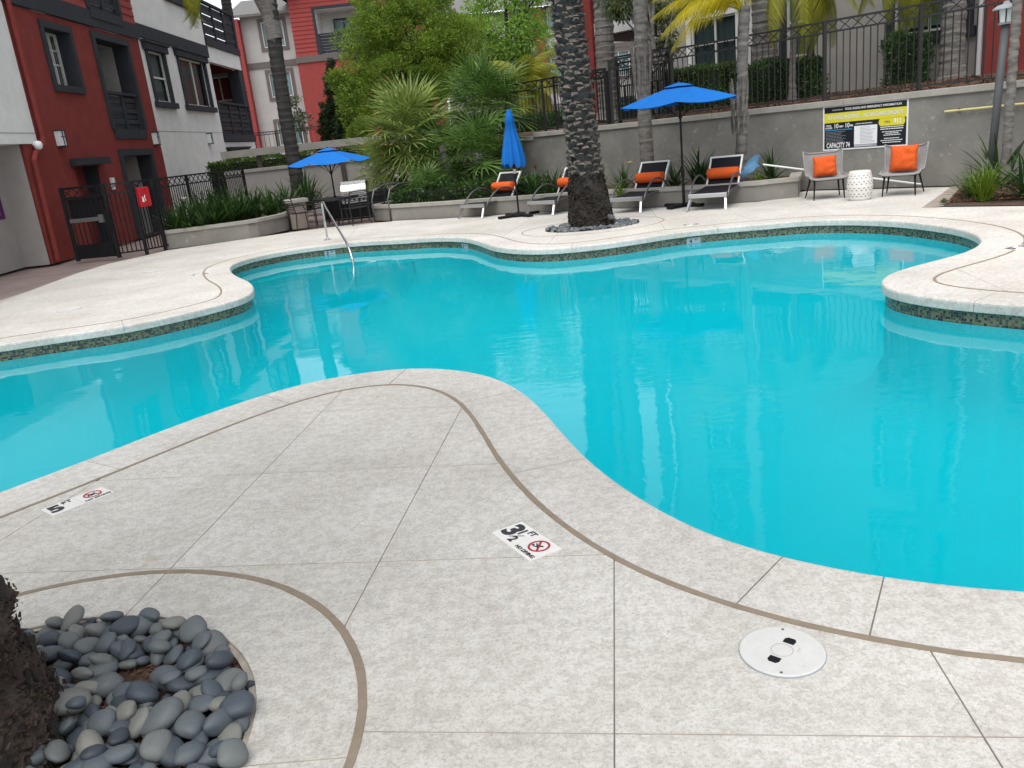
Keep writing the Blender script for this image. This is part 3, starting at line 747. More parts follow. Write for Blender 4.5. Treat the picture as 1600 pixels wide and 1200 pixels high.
for (a,b,c,e) in ((26.05,27.30,3.62,5.05),(28.62,31.15,3.62,5.10),(28.6,30.9,6.9,8.6),(32.2,34.4,.32,2.02)):
    LF.frame(LB,a,b,c,e,.15,.05,sides='lr')
    LF.part(LB,'window_head','trim',a-.28,b+.28,e,e+.19,0.003,.11); LF.part(LB,'window_head','trim',a-.34,b+.34,e+.192,e+.25,0.003,.16)
    LF.part(LB,'window_sill','trim',a-.22,b+.22,c-.16,c,0.003,.12)
# open corner balconies at the far end
LF.part(LB,'balcony_floor','trim',31.85,36.0,2.45,2.68,-3,.03); LF.part(LB,'balcony_floor','trim',31.85,36.0,5.78,5.98,-3,.03)
LF.rail(LB,31.95,35.9,2.72,3.78,7,4,-.02); LF.rail(LB,31.95,35.9,6.0,7.2,7,4,-.02)
LF.part(LB,'corner_post','trim',35.55,36.0,2.72,5.2,-.45,-.02)
LF.part(LB,'corner_post','trim',35.75,36.0,7.2,TOPZ,-.25,-.02) if False else None
q = MB(); q.box((-13.4,36.2,2.5),(-9.9,36.5,5.8)); q.build('inner_wall', M['redl'], LB, world=True)
IF = Facade((0,36.2),(1,0),(0,-1)); a = yd(336,160,36.2); b = yd(365,118,36.2)
IF.window(LB,a.x,b.x,a.z,b.z,-.02,mull=((a.x*.62+b.x*.38),),blind='blind'); IF.frame(LB,a.x,b.x,a.z,b.z,.13,.05,material='stucco_tan')
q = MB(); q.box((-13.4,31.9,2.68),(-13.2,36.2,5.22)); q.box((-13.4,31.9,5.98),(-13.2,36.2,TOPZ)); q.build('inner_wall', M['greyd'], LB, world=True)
# overhanging grey block and the pillar under it
q = MB(); q.add([(-9.43,4,2.47),(-9.43,18.62,2.47),(-9.43,18.62,TOPZ),(-9.43,4,TOPZ),(-14,4,2.47),(-14,18.62,2.47),(-9.5,18.62,2.47),(-9.5,18.62,TOPZ)],[(0,1,2,3),(0,4,5,1),(1,6,7,2)])
q.build('overhang_wall', M['greyw'], LB, world=True)
q = MB(); q.box((-9.435,4,2.68),(-9.424,18.61,2.695)); q.build('stucco_reveal', M['greyd'], LB, world=True)
q = MB(); q.add([(-10.02,18.0,0),(-9.50,18.0,0),(-9.50,18.0,2.47),(-10.02,18.0,2.47)],[(0,1,2,3)]); q.build('pillar_wall', M['greyd'], LB, world=True)
q = MB(); q.add([(-10.02,17.0,0),(-10.02,18.0,0),(-10.02,18.0,2.47),(-10.02,17.0,2.47)],[(0,1,2,3)]); q.build('pillar_wall', M['greyd'], LB, world=True)
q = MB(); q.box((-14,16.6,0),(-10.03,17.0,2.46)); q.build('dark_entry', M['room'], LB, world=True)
q = MB(); q.box((-13.5,18.2,TOPZ),(-9.3,36.2,TOPZ+.15)); q.add([(-9.0,17.8,TOPZ+.15),(-9.0,36.4,TOPZ+.15),(-14,36.4,TOPZ+2.2),(-14,17.8,TOPZ+2.2)],[(0,1,2,3)]); q.build('roof', M['roof'], LB, world=True)
q = MB(); q.add([(-14,4,0),(-14,36.5,0),(-14,36.5,TOPZ+2),(-14,4,TOPZ+2)],[(0,1,2,3)]); q.build('back_wall', M['greyd'], LB, world=True)
# downpipe with its elbow
q = MB(); q.tube([(-9.38,18.78,9),(-9.38,18.78,2.60),(-9.38,18.70,2.44),(-9.38,18.34,2.28),(-9.38,18.20,2.14),(-9.38,18.12,.05)], .055, 8)
q.build('downpipe', M['redw'], LB, world=True)
# wall lamps: things hung on the wall
for (y, lab) in ((19.58,'white box wall lamp on the red wall above the gate, nearest the downpipe'),(25.17,'white box wall lamp at the seam of red and grey walls'),(30.04,'white box wall lamp on the grey wall under the wide window')):
    t = thing('wall_lamp', lab, 'wall lamp', (-9.46, y, 2.58), group='box lamps along the left facade')
    q = MB(); q.box((.003,-.10,-.16),(.13,.10,.15)); q.build('lens', M['lmp'], t)
    q = MB(); q.box((.0,-.115,.152),(.15,.115,.175)); q.box((.0,-.115,-.185),(.145,.115,-.162)); q.box((.131,-.012,-.16),(.142,.012,.15)); q.box((.131,-.10,.02),(.14,.10,.036)); q.box((.131,.088,-.16),(.14,.1,.15)); q.build('lamp_frame', M['trim'], t)
t = thing('security_camera', 'small white round security camera at the corner under the grey overhang', 'camera', (-9.40, 18.5, 2.44))
q = MB(); q.lathe([(.03,-.10),(.075,-.07),(.09,0),(.07,.06),(.03,.08)], 16, (.06,-.06)); q.build('dome', M['white'], t, smooth=True)
q = MB(); q.box((-.10,-.07,.0),(.03,.0,.05)); q.build('bracket', M['white'], t)
# purple notice on the pillar
a = yd(-3,300,17.5); t = thing('notice_sign', 'purple notice with pale lettering on the grey pillar at the left edge', 'sign', (-10.015, 17.42, 1.37))
q = MB(); q.box((.0,-.5,-.33),(.012,.30,.36)); q.build('board', M['purple'], t)
for k,(txt,zz,s_) in enumerate((('TY',.17,.20),('ESS',-.20,.14))):
    mm = Matrix(((0,0,1),(1,0,0),(0,1,0))).transposed().to_4x4()
    mm = Matrix.Translation((.014,.05,zz)) @ Matrix(((0,0,1,0),(1,0,0,0),(0,1,0,0),(0,0,0,1)))
    inst('lettering', text_mesh(txt, s_, M['lilac']), t, mm)
q = MB()
for zz in (.05,.0,-.05): q.box((.0125,-.4,zz),(.0145,.12,zz+.02))
q.build('lettering', M['lilac'], t)

# ================================================================== FAR BUILDINGS
FB = thing('apartment_building', 'far three storey grey and red apartment block with shingle roof beyond the grill', 'building', (-8, 50, 0))
FF = Facade((0,50),(1,0),(0,-1)); sc = 50/44; fz = lambda z: 1.6+(z-1.6)*sc
mb = MB(); wins = [(-10.26*sc,-9.2*sc,fz(6.92),fz(8.08)),(-10.3*sc,-9.22*sc,fz(4.62),fz(5.77)),(-10.32*sc,-9.1*sc,fz(2.3),fz(3.45))]
FF.wall(mb,-12.75,-9.85,0,9.4,wins,.12); mb.build('wall', M['greyf'], FB, world=True)
for (a,b,c,e) in wins: FF.window(FB,a,b,c,e,.06,mull=((a+b)/2-.1,),blind='blind'); FF.frame(FB,a,b,c,e,.17,.05,material='trimb')
FF.part(FB,'belt_band','trimb',-12.75,-9.85,6.62,6.93,0,.06)
RF = Facade((0,49.3),(1,0),(0,-1))
mb = MB(); RF.wall(mb,-9.85,-2,0,6.62,[]); mb.add([(-9.85,49.3,0),(-9.85,51,0),(-9.85,51,11),(-9.85,49.3,11)],[(0,1,2,3)])
mb.build('wall', M['redl'], FB, world=True)
bx0, bx1, bz0, bz1 = -8.48, -5.6, 6.93, 9.2
z = 6.93
while z < 11.4:
    for (a,b) in ((-9.85,bx0),(bx1,-2)) if z < bz1 else ((-9.85,-2),):
        q = MB(); q.add([RF.P(a,z,.04),RF.P(b,z,.04),RF.P(b,z+.22,.012),RF.P(a,z+.22,.012),RF.P(a,z,-.05),RF.P(b,z,-.05)],[(0,1,2,3),(0,4,5,1)]); q.build('siding_plank', M['redl'], FB, world=True)
    z += .22
RF.part(FB,'belt_band','trimb',-9.9,-2,6.6,6.93,0,.06)
mb = MB(); mb.add([RF.P(bx0,bz0,0),RF.P(bx1,bz0,0),RF.P(bx1,bz1,0),RF.P(bx0,bz1,0),RF.P(bx0,bz0,-1.6),RF.P(bx1,bz0,-1.6),RF.P(bx1,bz1,-1.6),RF.P(bx0,bz1,-1.6)],[(0,1,5,4),(1,2,6,5),(2,3,7,6),(3,0,4,7),(4,5,6,7)]); mb.build('recess', M['greyw'], FB, world=True)
RF.window(FB,bx0+.7,bx1-.4,bz0+.1,bz1-.35,1.5,mull=(-7.2,),blind='blind',frm='trim'); RF.frame(FB,bx0,bx1,bz0,bz1,.16,.05,sides='lrt')
RF.rail(FB,bx0+.05,bx1-.05,bz0+.03,bz0+.95,6,4,.03,sill=False)
RF.part(FB,'wall','redl',-13.5,-12.75,0,9.2,-.8,-.2)
mb = MB(); mb.add([(-13.4,49.5,9.38),(-9.6,49.5,9.38),(-9.6,53.6,10.75),(-13.4,53.6,10.75),(-13.4,49.5,9.25),(-9.6,49.5,9.25)],[(0,1,2,3),(4,5,1,0)]); mb.build('roof', M['roof'], FB, world=True)
mb = MB(); mb.add([(-10.35,48.7,10.05),(-6.1,48.7,12.4),(-1.8,48.7,10.05),(-10.35,54,10.05),(-6.1,54,12.4),(-1.8,54,10.05)],[(0,1,4,3),(1,2,5,4)]); mb.build('roof', M['trim'], FB, world=True)
mb = MB(); mb.add([(-9.85,49.32,9.2),(-2,49.32,9.2),(-2,49.32,10.2),(-6.1,49.32,12.3),(-9.85,49.32,10.2)],[(0,1,2,3,4)]); mb.build('gable', M['redl'], FB, world=True)
mb = MB(); mb.box((-13.4,50.3,0),(-9.9,56,9.2)); mb.box((-9.6,51,0),(-2.2,57,9)); mb.build('back_wall', M['greyd'], FB, world=True)

CB = thing('apartment_building', 'pale far building half hidden behind the lime green tree', 'building', (6, 56, 0))
CF = Facade((0,56),(1,0),(0,-1)); mb = MB(); wins = []
for x in (-1.2,2.2,4.6,8.2):
    for z in (1.6,4.5,7.4): wins.append((x,x+1.4,z,z+1.5))
CF.wall(mb,-2,12,0,9.0,wins,.12); mb.add([(-2,56,0),(-2,62,0),(-2,62,9),(-2,56,9)],[(0,1,2,3)]); mb.build('wall', M['greyf'], CB, world=True)
for (a,b,c,e) in wins: CF.window(CB,a,b,c,e,.06,mull=((a+b)/2,),blind='blind'); CF.frame(CB,a,b,c,e,.15,.05,material='trimb')
CF.part(CB,'pilaster','redl',3.75,4.35,0,9.0,0,.3); CF.part(CB,'belt_band','trimb',-2,3.75,6.2,6.5,0,.06); CF.part(CB,'belt_band','trimb',4.35,12,6.2,6.5,0,.06)
mb = MB(); mb.add([(-2.5,55.4,9.0),(12.5,55.4,9.0),(12.5,62,11),(-2.5,62,11)],[(0,1,2,3)]); mb.build('roof', M['roof'], CB, world=True)

# ================================================================== RIGHT APARTMENT BUILDING (on the upper terrace)
RB_ = thing('apartment_building', 'grey apartment building on the upper terrace behind the black fence at right', 'building', tuple(W(-10,19.5,1.7)))
BF = Facade(W(0,19.5), WU, -WN); GZ = 1.5; TZ = 11.6
mb = MB(); wins = [(-8.17,-6.74,2.78,4.7),(-10.68,-10.16,2.68,4.3),(-13.35,-12.02,2.66,3.92)]
BF.wall(mb,-14.4,-6.3,GZ,TZ,wins,.14); mb.add([BF.P(-14.4,GZ,0),BF.P(-14.4,GZ,-3),BF.P(-14.4,TZ,-3),BF.P(-14.4,TZ,0)],[(0,1,2,3)]); mb.build('wall', M['greyd'], RB_, world=True)
BF.window(RB_,*wins[0],.08,mull=(-7.46,),blind='blind',blindz=2.9); BF.frame(RB_,*wins[0],.16,.05); BF.part(RB_,'window_sill','trim',-8.4,-6.52,2.58,2.76,.003,.14)
BF.window(RB_,*wins[1],.08,bars=[(-10.63,-10.21,3.42,3.47)],blind='blindd'); BF.frame(RB_,*wins[1],.17,.06)
BF.window(RB_,*wins[2],.08,mull=(-12.65,),bars=[(-13.3,-12.67,3.3,3.33),(-12.62,-12.07,3.3,3.33)],blind='blindd'); BF.frame(RB_,*wins[2],.13,.05,material='white')
for zz in (5.6,8.4):
    for (a,b) in ((-8.2,-6.75),(-13.2,-11.9)): BF.window(RB_,a,b,zz,zz+1.7,-.06,mull=((a+b)/2,),blind='blind'); BF.frame(RB_,a,b,zz,zz+1.7,.15,.06)
BF.part(RB_,'wall_panel','white',-13.85,-13.5,GZ,2.75,.0,.06)
BF.part(RB_,'pilaster','greyw',-11.95,-11.3,GZ,TZ,.0,.12)
q = MB(); q.tube([BF.P(-6.42,7.5,.1),BF.P(-6.42,GZ+.2,.1)],.05,8); q.build('downpipe', M['white'], RB_, world=True)
mb = MB(); BF.wall(mb,-6.3,2,GZ,TZ,[(-5.35,-4.2,2.4,4.6)],.14,.25); mb.build('wall', M['redw'], RB_, world=True)
BF.window(RB_,-5.35,-4.2,2.4,4.6,-.12,mull=(-4.8,),blind='blind'); BF.frame(RB_,-5.35,-4.2,2.4,4.6,.15,.3)
# porch at the left end
BF.part(RB_,'porch_fascia','greyw',-17.3,-14.4,4.02,4.36,-.2,.1); BF.part(RB_,'porch_post','white',-14.95,-14.85,GZ,4.02,-.3,-.15); BF.part(RB_,'porch_post','white',-15.3,-15.2,GZ,4.02,-1.6,-1.5)
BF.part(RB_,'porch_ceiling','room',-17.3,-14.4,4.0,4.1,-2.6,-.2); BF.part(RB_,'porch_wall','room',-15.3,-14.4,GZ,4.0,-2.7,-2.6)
BF.part(RB_,'column','redw',-17.25,-16.5,GZ,TZ,-.3,.2)
BF.rail(RB_,-16.45,-14.45,4.4,5.3,6,4,.02,sill=False)
mb = MB(); BF.box(mb,-16.45,-14.4,4.4,TZ,-3,-2.5); mb.build('back_wall', M['greyd'], RB_, world=True)
mb = MB(); mb.add([BF.P(-17.5,TZ,.5),BF.P(2,TZ,.5),BF.P(2,TZ+2,-6),BF.P(-17.5,TZ+2,-6)],[(0,1,2,3)]); mb.build('roof', M['roof'], RB_, world=True)

# terrace ground behind the retaining wall
vs = []; fs = []; Ds = [WD+.1,16.6,17.4,18.4,19.6,30,60]; Zs = [1.54,1.60,1.68,1.76,1.80,1.8,1.8]; Ss = np.linspace(-19.9,14,40)
tr = random.Random(5)
for i,s in enumerate(Ss):
    for D_,Z_ in zip(Ds,Zs): vs.append(tuple(W(s,D_,Z_+tr.uniform(-.03,.03))))
for i in range(len(Ss)-1):
    for k in range(len(Ds)-1): fs.append((i*7+k,(i+1)*7+k,(i+1)*7+k+1,i*7+k+1))
setp(MB().add(vs,fs).build('terrace_ground', M['soil']), kind='structure')

# ================================================================== WALLS AND PLANTERS
RW = thing('retaining_wall', 'long weathered grey stucco retaining wall carrying the black fence and the pool sign', 'wall', tuple(W(-8,WD,0)))
WF = Facade(W(0,WD), WU, -WN)
mb = MB(); WF.box(mb,-15.45,9,0,1.50,-.3,0); WF.box(mb,-20.0,-15.45,0,1.43,-.3,0); mb.build('wall_face', M['wall'], RW, world=True)
s = -20.0
for (a,b,zc) in [(-20.0,-17.8,1.43),(-17.8,-15.47,1.43),(-15.45,-12.9,1.5),(-12.9,-10.2,1.5),(-10.2,-7.4,1.5),(-7.4,-4.7,1.5),(-4.7,-2,1.5),(-2,9,1.5)]:
    mb = MB(); WF.box(mb,a+.002,b-.002,zc,zc+.115,-.36,.045); mb.build('cap_stone', M['cap'], RW, world=True, bevel=.012)

def planter(name, label, path, h, soilpoly, capw=.16, th=.14):
    t = thing(name, label, 'planter', (path[0][0], path[0][1], 0))
    P = resample(np.array(path), .25, closed=False); d = np.gradient(P, axis=0); nn = np.c_[-d[:,1], d[:,0]]; nn /= np.linalg.norm(nn,axis=1)[:,None]
    def run(o0, o1, z0, z1, nm, material, i0=0, i1=None):
        vs = []; fs = []; ids = range(i0, len(P) if i1 is None else i1)
        for i in ids:
            a = P[i]+nn[i]*o0; b = P[i]+nn[i]*o1
            vs += [(a[0],a[1],z0),(b[0],b[1],z0),(b[0],b[1],z1),(a[0],a[1],z1)]
        n = len(ids)
        for i in range(n-1):
            for k in range(4): fs.append((i*4+k,i*4+(k+1)%4,(i+1)*4+(k+1)%4,(i+1)*4+k))
        fs.append((3,2,1,0)); fs.append(tuple((n-1)*4+k for k in range(4)))
        MB().add(vs, fs).build(nm, material, t, world=True)
    run(0, -th if False else th, 0, h-.075, 'planter_wall', M['plant'])
    n = len(P); st = max(4, n//6)
    for i in range(0, n-1, st): run(-.03, th+.03, h-.073, h, 'cap_stone', M['cap'], i, min(n, i+st+1))
    if soilpoly:
        L3 = [[Vector((p[0],p[1],0)) for p in soilpoly]]; tri = tessellate_polygon(L3)
        q = MB().add([(p[0],p[1],h-.10) for p in soilpoly], [tuple(x) for x in tri]); q.build('soil_bed', M['soil'], t, world=True)
    return t
ppath = [(-2.55,21.6),(-2.85,20.9),(-2.86,20.35),(-2.41,19.78),(-1.17,18.97),(.4,18.18),(2.32,17.14),(2.85,16.46),(3.8,15.85),(4.76,15.33),(5.54,15.29),(6.0,16.45)]
planter('raised_planter', 'long low stucco planter curving behind the sun loungers, full of palms', ppath, .36, ppath+[tuple(W(-9.2,WD)),tuple(W(-20,WD)),(-2.3,24.9)])
lp = [(-7.22,18.62)]+[tuple(gp(*p)) for p in ((305,384),(400,371),(452,359))]+[(-5.1,23.0)]
planter('raised_planter', 'low stucco planter of dark strap leaves in front of the left fence', lp, .40, lp+[(-6.6,24.9),(-7.3,18.9)])
c = gp(469,356); t = thing('stucco_pillar', 'short square tan stucco pillar with a cap at the end of the left planter', 'pillar', (c.x, c.y, 0), .35)
q = MB(); q.box((-.2,-.2,0),(.2,.2,.60)); q.build('shaft', M['stucco_tan'], t)
q = MB(); q.box((-.27,-.27,.602),(.27,.27,.69)); q.build('pillar_cap', M['cap'], t, bevel=.012)

GW = thing('garden_wall', 'grey stucco wall with a pale cap and open beam frame behind the grill', 'wall', (-4.5,25,0))
q = MB(); q.box((-7.6,25,0),(-1.7,25.25,1.36)); q.build('wall_face', M['greyd'], GW, world=True)
for a,b in ((-7.6,-5.6),(-5.6,-3.6),(-3.6,-1.7)):
    q = MB(); q.box((a+.002,24.95,1.362),(b-.002,25.3,1.46)); q.build('cap_stone', M['cap'], GW, world=True, bevel=.012)
bt = yd(540,217,25.2).z; bb = yd(540,228,25.2).z
q = MB(); q.box((-7.6,24.98,bb),(-1.0,25.28,bt)); q.build('beam', M['cap'], GW, world=True)
for px_ in (403,500,590):
    x = yd(px_,240,25.1).x; q = MB(); q.box((x-.06,25.07,1.462),(x+.06,25.19,bb-.002)); q.build('post', M['brownp'], GW, world=True)
for px_ in (538,):
    x = yd(px_,270,25).x; q = MB(); q.box((x-.07,24.94,0),(x+.07,24.997,1.36)); q.build('pilaster', M['brownp'], GW, world=True)

# bed at the right with its tan kerb corner
rb = [tuple(gp(*p)) for p in ((1474,322.2),(1600,321.0))]+[(8.8,10.9),tuple(W(-2.5,WD-.02)),tuple(W(-5.3,WD-.02))]
sheet('planting_bed', [rb], .003, M['soil'])
kb = [tuple(gp(1440,325)),tuple(gp(1478,321)),tuple(gp(1478,319)),tuple(W(-5.3,WD-.02)),tuple(gp(1487,291))]
sheet('bed_kerb', [kb], -.004, M['stucco_tan'])

# ================================================================== FENCES AND GATE
def shared_box(d, material, name):
    return MB().cbox((0,0,0), d).mesh(name, material)
PK = {}
def stick(par, name, p, q, wd, material):       # a straight bar from a mesh shared by all bars of the same section
    p = Vector(p); q = Vector(q); key = (name, wd, material.name)
    if key not in PK:
        PK[key] = MB().box((-wd/2,-wd/2,0),(wd/2,wd/2,1)).mesh(name, material)
    d = q-p; mm = Matrix.Translation(p) @ d.to_track_quat('Z','Y').to_matrix().to_4x4() @ Matrix.Diagonal((1,1,d.length,1))
    mm = Matrix.Translation(-par.location) @ mm
    return inst(name, PK[key], par, mm)
def fence_run(par, p, q, z0, h, material, pick=.12, post=1.75, band=.19, pw=.016, postw=.06, ends=(1,1), bottom=.09):
    p = Vector((*p[:2],0)); q = Vector((*q[:2],0)); L = (q-p).length; u = (q-p)/L
    at = lambda s, z: p+u*s+Vector((0,0,z))
    for z, ww in ((h,.035),(h-band,.03),(bottom,.03)): stick(par,'rail',at(0,z0+z),at(L,z0+z),ww,material)
    n = max(1, int(round(L/post)))
    for k in range(n+1):
        if (k == 0 and not ends[0]) or (k == n and not ends[1]): continue
        stick(par,'post',at(L*k/n,z0-.02),at(L*k/n,z0+h+.02),postw,material)
    n = int(round(L/pick))
    for k in range(1, n): stick(par,'picket',at(L*k/n,z0+bottom),at(L*k/n,z0+h-band),pw,material)
    n = max(1, int(round(L/(band*1.25))))
    for k in range(n):
        a, b = L*k/n, L*(k+1)/n
        stick(par,'cross_bar',at(a,z0+h-band),at(b,z0+h),.014,material); stick(par,'cross_bar',at(b,z0+h-band),at(a,z0+h),.014,material)
F1 = thing('iron_fence', 'tall black iron fence with crossed top band on the retaining wall at right', 'fence', tuple(W(-7,WD+.16,1.6)))
fence_run(F1, W(-13.0,WD+.16), W(-1.0,WD+.16), 1.60, 1.40, M['irong'], pick=.125, post=1.72, band=.19)
F2 = thing('iron_fence', 'lower black iron fence on the retaining wall left of the date palm gate', 'fence', tuple(W(-15,WD+.16,1.6)))
fence_run(F2, W(-17.2,WD+.16), W(-13.15,WD+.16), 1.58, 1.26, M['iron'], pick=.125, post=1.9)
F3 = thing('iron_gate', 'dense black iron gate panel on the upper terrace beside the red column', 'gate', tuple(W(-12.5,WD+.5,1.62)))
fence_run(F3, W(-13.0,WD+.42), W(-11.5,WD+.42), 1.63, 1.44, M['iron'], pick=.055, post=1.5, band=.30, pw=.022)
fence_run(F3, W(-13.0,WD+.46), W(-11.5,WD+.46), 1.63, 1.30, M['iron'], pick=.08, post=1.5, band=.5, pw=.02)
q = MB(); q.box((-.1,-.02,0),(.1,.02,1.3)); 
F4 = thing('iron_gate', 'dark iron side gate left of the date palm trunk on the terrace', 'gate', tuple(W(-15.2,WD+.4,1.6)))
fence_run(F4, W(-15.0,WD+.4), W(-14.2,WD+1.5), 1.62, 1.25, M['iron'], pick=.07, post=1.5, band=.12, pw=.02)

FH = 1.5
g0, g1, g2, g3 = (gp(123,408), gp(187,402.5), gp(230,396.5), gp(259,390.5)); g4 = Vector((-6.62, 23.4))
GT = thing('pool_gate', 'black iron pool gate with a grey panic bar and solid kick plate', 'gate', (g0.x,g0.y,0))
def on(p, q, s, z): return Vector((p.x+(q.x-p.x)*s, p.y+(q.y-p.y)*s, z))
lw = (g1-g0).length
for s_ in (0,1): stick(GT,'post',on(g0,g1,s_,0),on(g0,g1,s_,FH+.03),.07,M['iron'])
for z in (FH,FH-.2,.06): stick(GT,'rail',on(g0,g1,.03,z),on(g0,g1,.97,z),.045,M['iron'])
for k in range(1,9): stick(GT,'picket',on(g0,g1,k/9,.06),on(g0,g1,k/9,FH-.2),.018,M['iron'])
for k in range(4):
    stick(GT,'cross_bar',on(g0,g1,k/4,FH-.2),on(g0,g1,(k+1)/4,FH),.014,M['iron']); stick(GT,'cross_bar',on(g0,g1,(k+1)/4,FH-.2),on(g0,g1,k/4,FH),.014,M['iron'])
gx = (g1-g0).normalized(); gm = Matrix(((gx.x,-gx.y,0,0),(gx.y,gx.x,0,0),(0,0,1,0),(0,0,0,1)))
q = MB(); q.box((.05,-.03,.05),(lw-.05,.0,.33)); o = q.build('kick_plate', M['iron'], GT); o.matrix_basis = gm
q = MB(); q.box((.07,.01,.80),(lw-.07,.022,1.27)); o = q.build('mesh_plate', M['iron'], GT); o.matrix_basis = gm
q = MB(); q.box((.10,-.09,.80),(lw-.16,-.045,.88)); q.box((lw-.20,-.11,.76),(lw-.10,-.03,.92)); o = q.build('panic_bar', M['alu'], GT); o.matrix_basis = gm
q = MB(); q.box((lw-.10,-.06,.62),(lw+.06,-.0,1.02)); o = q.build('lock_box', M['iron'], GT); o.matrix_basis = gm
F5 = thing('iron_fence', 'black iron fence beside the pool gate running back behind the strap leaf planter', 'fence', (g3.x,g3.y,0))
fence_run(F5, g1, g2, 0, FH, M['iron'], pick=.095, post=2, ends=(0,1), pw=.018)
fence_run(F5, g2, g3, 0, FH, M['iron'], pick=.085, post=2, ends=(0,1), pw=.02)
fence_run(F5, g3, g4, 0.0, FH, M['iron'], pick=.105, post=1.6, ends=(0,1))
t = thing('sign_box', 'bright red box with white lettering hung on the iron fence by the pool gate', 'sign', (0,0,0))
c = g2+(g3-g2)*.18; t.location = (c.x,c.y-.02,1.17); dd = (g3-g2).normalized(); t.rotation_euler = (0,0,math.atan2(dd.y,dd.x))
q = MB(); q.box((-.05,-.12,-.20),(.22,-.03,.20)); q.build('box', M['red'], t, bevel=.015)
q = MB(); q.box((.12,-.134,-.18),(.21,-.122,.18)); q.build('flap', M['red'], t)
inst('lettering', text_mesh('AED', .11, M['signw']), t, Matrix(((1,0,0,.06),(0,0,-1,-.146),(0,1,0,-.05),(0,0,0,1)))) if False else None
q = MB(); q.prism([(0,0),(.05,.0),(.035,.11),(.012,.11)],0,.003); o = q.build('emblem', M['signw'], t); o.matrix_basis = Matrix(((1,0,0,.0),(0,0,-1,-.122),(0,1,0,-.10),(0,0,0,1)))
q = MB(); q.tube([(.09,-.123,.04),(.07,-.123,-.02),(.09,-.123,-.08)],.008,5); q.build('emblem', M['signw'], t)
t = thing('keypad', 'small white keypad box on the red wall just above the gate', 'keypad', (-9.45, 21.75, 1.5))
q = MB(); q.box((0,-.07,-.06),(.06,.09,.13)); q.build('housing', M['white'], t); q = MB(); q.box((.0,-.06,-.16),(.05,.05,-.07)); q.build('button_plate', M['lmp'], t)
F6 = thing('iron_fence', 'thin dark fence far away in front of the grey and red block', 'fence', (-8,41,0))
fence_run(F6, (-12.5,41), (-1.5,41), 1.2, 1.75, M['irong'], pick=.22, post=2.6, band=.12)

# ================================================================== SIGNS
t = thing('pool_sign', 'large black and yellow pool rules sign with white border on the retaining wall', 'sign', tuple(W(-7.015,WD-.004,1.115)))
t.rotation_euler = wallM(0,0,0).to_euler()
SW, SH = 1.56, .80
def rect(name, x0, x1, y0, y1, z, material, par): return MB().box((x0,y0,z-.001),(x1,y1,z)).build(name, material, par)
X = lambda f: -SW/2+SW*f; Y = lambda f: SH/2-SH*f
q = MB(); q.box((-SW/2,-SH/2,-.0),(SW/2,SH/2,.010)); q.build('board', M['signw'], t)
rect('panel', X(.018), X(.982), Y(.967), Y(.033), .0125, M['signb'], t)
rect('panel', X(.018), X(.982), Y(.38), Y(.165), .0142, M['signy'], t)
rect('panel', X(.385), X(.655), Y(.90), Y(.435), .0142, M['signw'], t)
rect('panel', X(.385), X(.655), Y(.49), Y(.40), .0156, M['signb'], t)
rect('panel', X(.385), X(.655), Y(.955), Y(.905), .0142, M['signg'], t)
rect('rule', X(.03), X(.36), Y(.555), Y(.535), .0142, M['signc'], t)
q = MB(); pts = []
for cx_, cy_, a0 in ((X(.94),Y(.455),0),(X(.70),Y(.455),180)):
    for k in range(9): a = R(a0-90+180*k/8); pts.append((cx_+.045*math.cos(a)*1.0, cy_+.068*math.sin(a)))
q.prism(pts,.0132,.0142); q.build('panel', M['signy'], t)
def put(txt, size, fx, fy, material, sx=1.0, align='CENTER', bold=0, z=.0150, par=None, name='lettering'):
    return inst(name, text_mesh(txt, size, material, align, bold), par or t, Matrix.Translation((X(fx),Y(fy),z)) @ Matrix.Diagonal((sx,1,1,1)))
put('POOL RULES AND EMERGENCY INFORMATION', .052, .60, .098, M['signw'], .92, bold=.001)
put('NO DIVING ALLOWED ... NO LIFEGUARD ON DUTY', .105, .5, .268, M['signg'], .565, bold=.0035, z=.0150)
put('NO DIVING ALLOWED ... NO LIFEGUARD ON DUTY', .105, .5, .268, M['signw'], .565, bold=.0008, z=.0164)
put('POOL\nHOURS', .042, .075, .47, M['signw'], .95, bold=.001)
put('10', .115, .165, .462, M['signw'], .8, bold=.002); put('AM', .055, .222, .475, M['signw'], .8, bold=.001); put('-', .1, .256, .462, M['signw'], .8)
put('10', .115, .300, .462, M['signw'], .8, bold=.002); put('PM', .055, .352, .475, M['signw'], .8, bold=.001)
put('CAPACITY 74', .125, .19, .895, M['signw'], .60, bold=.003)
put('911', .115, .885, .455, M['signw'], .8, bold=.003); put('CALL', .05, .77, .455, M['ink'], .9, bold=.001)
rr = random.Random(11)
def lines(x0, x1, y0, y1, n, material, h, centered=False):
    q = MB()
    for k in range(n):
        y = y0+(y1-y0)*(k+.5)/n; L = (x1-x0)*rr.uniform(.6,.97); a = (x0+x1)/2-L/2 if centered else x0
        x = a
        while x < a+L:
            wv = min(rr.uniform(.012,.035), a+L-x); q.box((X(x),Y(y)-h/2,.0148),(X(x+wv*.85),Y(y)+h/2,.0157)); x += wv
    return q.build('small_print', material, t)
lines(.035,.355,.57,.83,8,M['signg'],.007); lines(.455,.645,.51,.88,12,M['signg'],.008); lines(.40,.64,.42,.47,1,M['signw'],.012); lines(.395,.645,.91,.95,2,M['signw'],.005)
lines(.68,.965,.545,.63,2,M['signw'],.015,True); lines(.70,.95,.65,.76,3,M['signw'],.013,True); lines(.68,.965,.79,.92,3,M['signw'],.013,True); lines(.12,.26,.085,.115,1,M['signg'],.02)

